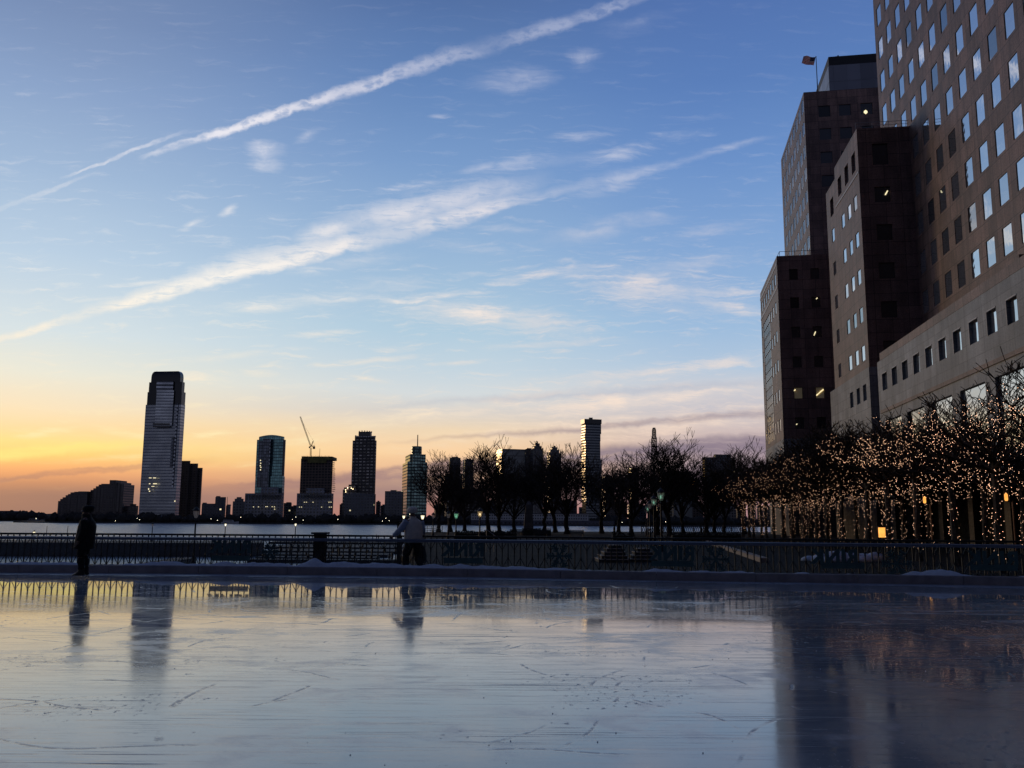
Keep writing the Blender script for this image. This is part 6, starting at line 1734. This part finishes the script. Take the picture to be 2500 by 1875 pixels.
def body(parent, J, mat):
    """one continuous figure grown from joints; J maps names to positions"""
    vs = []; es = []; ix = {}

    def add(n, p, r, prev=None):
        vs.append((p, r)); ix[n] = len(vs) - 1
        if prev: es.append((ix[prev], ix[n]))
    add('pelvis', J['pelvis'], (.15, .115)); add('waist', J['waist'], (.14, .10), 'pelvis'); add('chest', J['chest'], (.165, .12), 'waist')
    add('neck', J['neck'], .06, 'chest'); add('jaw', J['jaw'], .068, 'neck'); add('skull', J['skull'], .098, 'jaw'); add('top', J['top'], .07, 'skull')
    f = Vector(J['face'])
    add('chin', Vector(J['jaw']) + f * .065 + Vector((0, 0, -.01)), .034, 'jaw')
    add('brow', Vector(J['skull']) + f * .05, .07, 'skull'); add('nose', Vector(J['skull']) + f * .125 + Vector((0, 0, -.045)), .012, 'brow')
    for s in 'lr':
        add('sh' + s, J['sh' + s], .072, 'chest'); add('el' + s, J['el' + s], .05, 'sh' + s); add('wr' + s, J['wr' + s], .033, 'el' + s)
        d = (Vector(J['wr' + s]) - Vector(J['el' + s])).normalized(); hp = Vector(J['wr' + s]) + d * .07
        add('pa' + s, hp, (.042, .022), 'wr' + s)
        sd = d.cross(f).normalized() if abs(d.dot(f)) < .95 else Vector((0, 1, 0)); nm = sd.cross(d).normalized()
        for k, (o_, L) in enumerate(((-.030, .068), (-.010, .078), (.010, .074), (.030, .058))):
            b0 = hp + d * .035 + sd * o_; add('f%d%s' % (k, s), b0, .010, 'pa' + s); add('g%d%s' % (k, s), b0 + d * L * .5 + nm * .008, .0095, 'f%d%s' % (k, s)); add('h%d%s' % (k, s), b0 + d * L * .85 + nm * .03, .008, 'g%d%s' % (k, s))
        add('th' + s, hp - sd * .045 + nm * .01, .011, 'pa' + s); add('ti' + s, hp - sd * .062 + d * .04 + nm * .02, .009, 'th' + s)
        add('hi' + s, J['hi' + s], .10, 'pelvis'); add('kn' + s, J['kn' + s], .066, 'hi' + s); add('ca' + s, Vector(J['kn' + s]).lerp(Vector(J['an' + s]), .35), .062, 'kn' + s); add('an' + s, J['an' + s], .042, 'ca' + s)
        add('ft' + s, Vector(J['an' + s]) + Vector(J['ft' + s]) * .13 + Vector((0, 0, -.06)), .038, 'an' + s)
    return skin('body', vs, es, mat, parent)


def limb(b, pts, rr, n=12):
    P = [Vector(p) for p in pts]; out = []; rad_ = []
    for i in range(len(P) - 1):
        for k in range(6): out.append(P[i].lerp(P[i + 1], k / 6)); rad_.append(rr[i] + (rr[i + 1] - rr[i]) * k / 6)
    out.append(P[-1]); rad_.append(rr[-1])
    for _ in range(2): out = [out[0]] + [(out[i - 1] + out[i] * 2 + out[i + 1]) / 4 for i in range(1, len(out) - 1)] + [out[-1]]
    rad_ = [r * (1 + .05 * math.sin(i * 1.7)) for i, r in enumerate(rad_)]
    b.path(out, rad_, n)


def skate(parent, an, d):
    a = Vector(an); f = Vector((d[0], d[1], 0)).normalized(); s = Vector((-f.y, f.x, 0)); yaw = math.atan2(f.y, f.x)
    b = MB(); C = lambda t, z, rx, ry: (a.x + f.x * t, a.y + f.y * t, z, rx, ry, yaw)
    b.ell([C(.0, a.z + .13, .075, .062), C(.0, a.z + .05, .072, .058), C(.01, a.z - .02, .085, .056), C(.04, .115, .12, .052), C(.06, .085, .155, .05), C(.06, .07, .15, .045)], 14)
    o = b.build('skate_boot', M['boot'], parent, True, True)
    b = MB(); P = lambda t, z: a + f * t + Vector((0, 0, z - a.z))
    b.beam(P(-.09, .018), P(.225, .018), .006, .034); b.beam(P(-.05, .05), P(-.02, .05), .02, .05); b.beam(P(.13, .05), P(.17, .05), .02, .05)
    b.build('blade', M['blade'], o)


def place(J, base, yaw):
    c, s = math.cos(yaw), math.sin(yaw)
    return {k: (Vector((v[0] * c - v[1] * s, v[0] * s + v[1] * c, v[2])) + (base if k not in ('face', 'ftl', 'ftr') else Vector((0, 0, 0)))) for k, v in J.items()}


# local frame: +x is forward, +y is the figure's left
# skater 1: upright, side on, looking left
b1 = onZ(201, 1411.5, 0.0)
p1 = thing('person', (b1.x, b1.y, 0), 'person in a dark cap and long dark coat standing upright on skates at the left', 'person', 'skaters on the ice')
J = dict(pelvis=(0, 0, .92), waist=(0, 0, 1.08), chest=(-.01, 0, 1.28), neck=(.01, 0, 1.46), jaw=(.035, 0, 1.53), skull=(.03, 0, 1.63), top=(.015, 0, 1.70), face=(1, 0, 0),
         shl=(-.01, .18, 1.38), shr=(-.01, -.18, 1.38), ell=(-.03, .25, 1.12), elr=(-.03, -.25, 1.12), wrl=(.06, .25, .90), wrr=(.06, -.25, .90),
         hil=(0, .09, .88), hir=(0, -.09, .88), knl=(.04, .10, .52), knr=(.03, -.10, .52), anl=(-.0, .10, .17), anr=(-.03, -.10, .17), ftl=(1, 0, 0), ftr=(1, 0, 0))
yw1 = rad(180 + 6)
J = place(J, Vector((b1.x, b1.y, 0)), yw1)
for k in ('face', 'ftl', 'ftr'): J[k] = Vector((math.cos(yw1), math.sin(yw1), 0))
off = wl(p1)


def loc_(J): return {k: (v if k in ('face', 'ftl', 'ftr') else v - off) for k, v in J.items()}


body(p1, loc_(J), M['skin'])
LF = lambda base, yaw: (lambda x, y, z, rx, ry: (base.x + x * math.cos(yaw) - y * math.sin(yaw), base.y + x * math.sin(yaw) + y * math.cos(yaw), z, rx, ry, yaw))
E1 = LF(b1, yw1)
b = MB(); b.ell([E1(.02, 0, .70, .215, .25), E1(.015, 0, .72, .225, .26), E1(.0, 0, .90, .225, .255), E1(-.01, 0, 1.08, .215, .245), E1(-.025, 0, 1.25, .205, .245), E1(-.02, 0, 1.36, .17, .225), E1(-.01, 0, 1.43, .12, .15), E1(.01, 0, 1.49, .105, .105), E1(.02, 0, 1.53, .11, .11)], 20)
for s in 'lr': limb(b, [J['sh' + s], J['el' + s], J['wr' + s]], [.098, .085, .066])
b.build('coat', M['blackcoat'], p1, True, True)
b = MB()
for s in 'lr': limb(b, [J['hi' + s], J['kn' + s], Vector(J['an' + s]) + Vector((0, 0, .05))], [.115, .095, .075])
b.build('trousers', M['blacktrs'], p1, True, True)
for s in 'lr': skate(p1, J['an' + s], J['ft' + s])
b = MB(); b.ell([E1(-.02, 0, 1.595, .118, .112), E1(-.02, 0, 1.65, .128, .118), E1(-.03, 0, 1.69, .145, .130), E1(-.03, 0, 1.735, .12, .11), E1(-.035, 0, 1.755, .04, .04)], 18)
b.ell([E1(.105, 0, 1.655, .05, .065), E1(.105, 0, 1.664, .052, .068), E1(.09, 0, 1.672, .04, .055)], 12)
b.build('cap', M['blackcoat'], p1, True, True)
gl_ = MB()
for s in (-.033, .033):
    c = E1(.118, s, 1.615, 0, 0); gl_.lathe([(.0, -.004), (.02, -.002), (.02, .002), (.0, .004)], (c[0], c[1], c[2]), 8)
c0, c1 = E1(.118, .05, 1.618, 0, 0), E1(-.0, .10, 1.62, 0, 0); gl_.tube(c0[:3], c1[:3], .004, None, 4); c0, c1 = E1(.118, -.05, 1.618, 0, 0), E1(-.0, -.10, 1.62, 0, 0); gl_.tube(c0[:3], c1[:3], .004, None, 4)
gl_.build('glasses', M['blade'], p1)

# skater 2: seen from behind, striding, left arm out
b2_ = onZ(1008, 1403.5, 0.0)
p2 = thing('person', (b2_.x, b2_.y, 0), 'person in pale jacket and round fur hat skating away, left arm held out', 'person', 'skaters on the ice')
off = wl(p2)
yw2 = rad(128)
J = dict(pelvis=(0, 0, .93), waist=(.015, 0, 1.09), chest=(.03, 0, 1.30), neck=(.05, 0, 1.48), jaw=(.08, .01, 1.555), skull=(.08, .01, 1.66), top=(.07, .01, 1.73), face=(1, 0.35, 0),
         shl=(.03, .20, 1.41), shr=(.02, -.20, 1.40), ell=(.09, .36, 1.19), elr=(-.02, -.27, 1.13), wrl=(.24, .47, 1.03), wrr=(.12, -.28, .93),
         hil=(0, .09, .89), hir=(0, -.09, .89), knl=(.13, .16, .52), knr=(-.01, -.13, .52), anl=(.06, .20, .17), anr=(-.06, -.20, .17), ftl=(1, 0, 0), ftr=(1, 0, 0))
J = place(J, Vector((b2_.x, b2_.y, 0)), yw2)
J['face'] = Vector((math.cos(yw2 + .45), math.sin(yw2 + .45), 0)); J['ftl'] = Vector((math.cos(yw2 + .75), math.sin(yw2 + .75), 0)); J['ftr'] = Vector((math.cos(yw2 + .3), math.sin(yw2 + .3), 0))
body(p2, loc_(J), M['skin'])
E2 = LF(b2_, yw2)
b = MB(); b.ell([E2(-.02, 0, .845, .195, .27), E2(-.02, 0, .86, .205, .285), E2(-.01, 0, .98, .205, .28), E2(.01, 0, 1.12, .195, .265), E2(.02, 0, 1.28, .19, .262), E2(.03, 0, 1.39, .165, .235), E2(.04, 0, 1.46, .12, .15), E2(.055, 0, 1.50, .085, .085), E2(.06, 0, 1.535, .088, .088)], 24)
jk = b.build('jacket', M['jacket'], p2, True, True)
b = MB()
for s in 'lr': limb(b, [J['sh' + s], J['el' + s], J['wr' + s]], [.105, .085, .06])
b.build('sleeves', M['sleeve'], p2, True, True)
b = MB()
for s in 'lr': limb(b, [J['hi' + s], J['kn' + s], Vector(J['an' + s]) + Vector((0, 0, .03))], [.13, .105, .09])
b.ell([E2(-.01, 0, .84, .15, .21), E2(0, 0, .92, .16, .215), E2(0, 0, 1.0, .14, .19)], 16)
b.build('trousers', M['blacktrs'], p2, True, True)
for s in 'lr': skate(p2, J['an' + s], J['ft' + s])
hx = Vector(J['skull']); b = MB()
rr = []
for z, r in ((-.045, .125), (-.02, .142), (.02, .148), (.05, .146), (.075, .135), (.105, .11), (.125, .065), (.132, .02)):
    rr.append([(hx.x + r * math.cos(k * .2618) * (1 + .05 * mnoise.noise(Vector((k * .9, z * 40, 1)))), hx.y + r * math.sin(k * .2618) * (1 + .05 * mnoise.noise(Vector((k * .9, z * 40, 7)))), hx.z + .01 + z) for k in range(24)])
b.rings(rr).build('fur_hat', M['furhat'], p2, True, True)
# dark bag carried at the right side
bq = Vector(J['wrr']); b = MB(); b.ell([(bq.x + .06, bq.y, .30, .10, .13), (bq.x + .06, bq.y, .34, .13, .17), (bq.x + .055, bq.y, .55, .125, .16), (bq.x + .05, bq.y, .74, .07, .12), (bq.x + .05, bq.y, .77, .03, .08)], 14)
bag = thing('shoulder_bag', (bq.x, bq.y, .3), 'dark bag hanging at the right hip of the person in the pale jacket', 'bag')
b.build('bag_body', M['blackcoat'], bag, True, True)
b = MB(); b.path([(bq.x + .05, bq.y - .05, .76), (bq.x + .02, bq.y - .02, .86), (bq.x + .01, bq.y + .02, .86), (bq.x + .05, bq.y + .06, .76)], [.012] * 4, 6); b.build('strap', M['blackcoat'], bag)

# a few far figures on the esplanade
def far_person(px, Y, label, sit=False):
    p = onY(px, 1303, Y); o = thing('person', (p.x, Y, ZG), label, 'person', 'people on the esplanade')
    if sit:
        J = dict(pelvis=(0, 0, .52), waist=(.02, 0, .68), chest=(.04, 0, .90), neck=(.06, 0, 1.07), jaw=(.09, 0, 1.14), skull=(.09, 0, 1.23), top=(.08, 0, 1.30), face=(1, 0, 0), shl=(.04, .18, 1.0), shr=(.04, -.18, 1.0), ell=(.1, .22, .75), elr=(.1, -.22, .75), wrl=(.33, .15, .66), wrr=(.33, -.15, .66), hil=(0, .09, .50), hir=(0, -.09, .50), knl=(.42, .1, .5), knr=(.42, -.1, .5), anl=(.42, .1, .1), anr=(.42, -.1, .1), ftl=(1, 0, 0), ftr=(1, 0, 0))
    else:
        J = dict(pelvis=(0, 0, .9), waist=(0, 0, 1.06), chest=(0, 0, 1.26), neck=(.01, 0, 1.44), jaw=(.03, 0, 1.51), skull=(.03, 0, 1.61), top=(.02, 0, 1.68), face=(1, 0, 0), shl=(0, .18, 1.36), shr=(0, -.18, 1.36), ell=(-.02, .24, 1.1), elr=(-.02, -.24, 1.1), wrl=(.08, .24, .88), wrr=(.08, -.24, .88), hil=(0, .09, .86), hir=(0, -.09, .86), knl=(.05, .1, .5), knr=(-.05, -.1, .5), anl=(.12, .1, .1), anr=(-.14, -.1, .1), ftl=(1, 0, 0), ftr=(1, 0, 0))
    global off
    off = wl(o); y_ = rad(100 if sit else 160)
    J = place(J, Vector((p.x, Y, ZG)), y_)
    for k in ('face', 'ftl', 'ftr'): J[k] = Vector((math.cos(y_), math.sin(y_), 0))
    body(o, loc_(J), M['blacktrs'])
    if sit: MB().box(p.x - .5, p.x + .5, Y - .3, Y + .2, ZG, ZG + .42).build('stone_seat', M['mono'], None)
    return o


far_person(1712, 96, 'dark figure standing by the hedge behind the lamp row')
far_person(1500, 100, 'dark figure standing at the short hedge by the thick trunked tree')
# crumbs of scraped ice
b = MB(); rng = random.Random(77)
for i in range(150):
    y = 5.2 + 15 * rng.random() ** 1.6; x = rng.uniform(-.6, .6) * y; r_ = rng.uniform(.002, .006)
    b.octa((x, y, r_ * .5), r_)
tag(b.build('ice_crumbs', M['paleice'], None, False), 'scattered crumbs of scraped ice on the rink', 'ice', None, 'stuff')
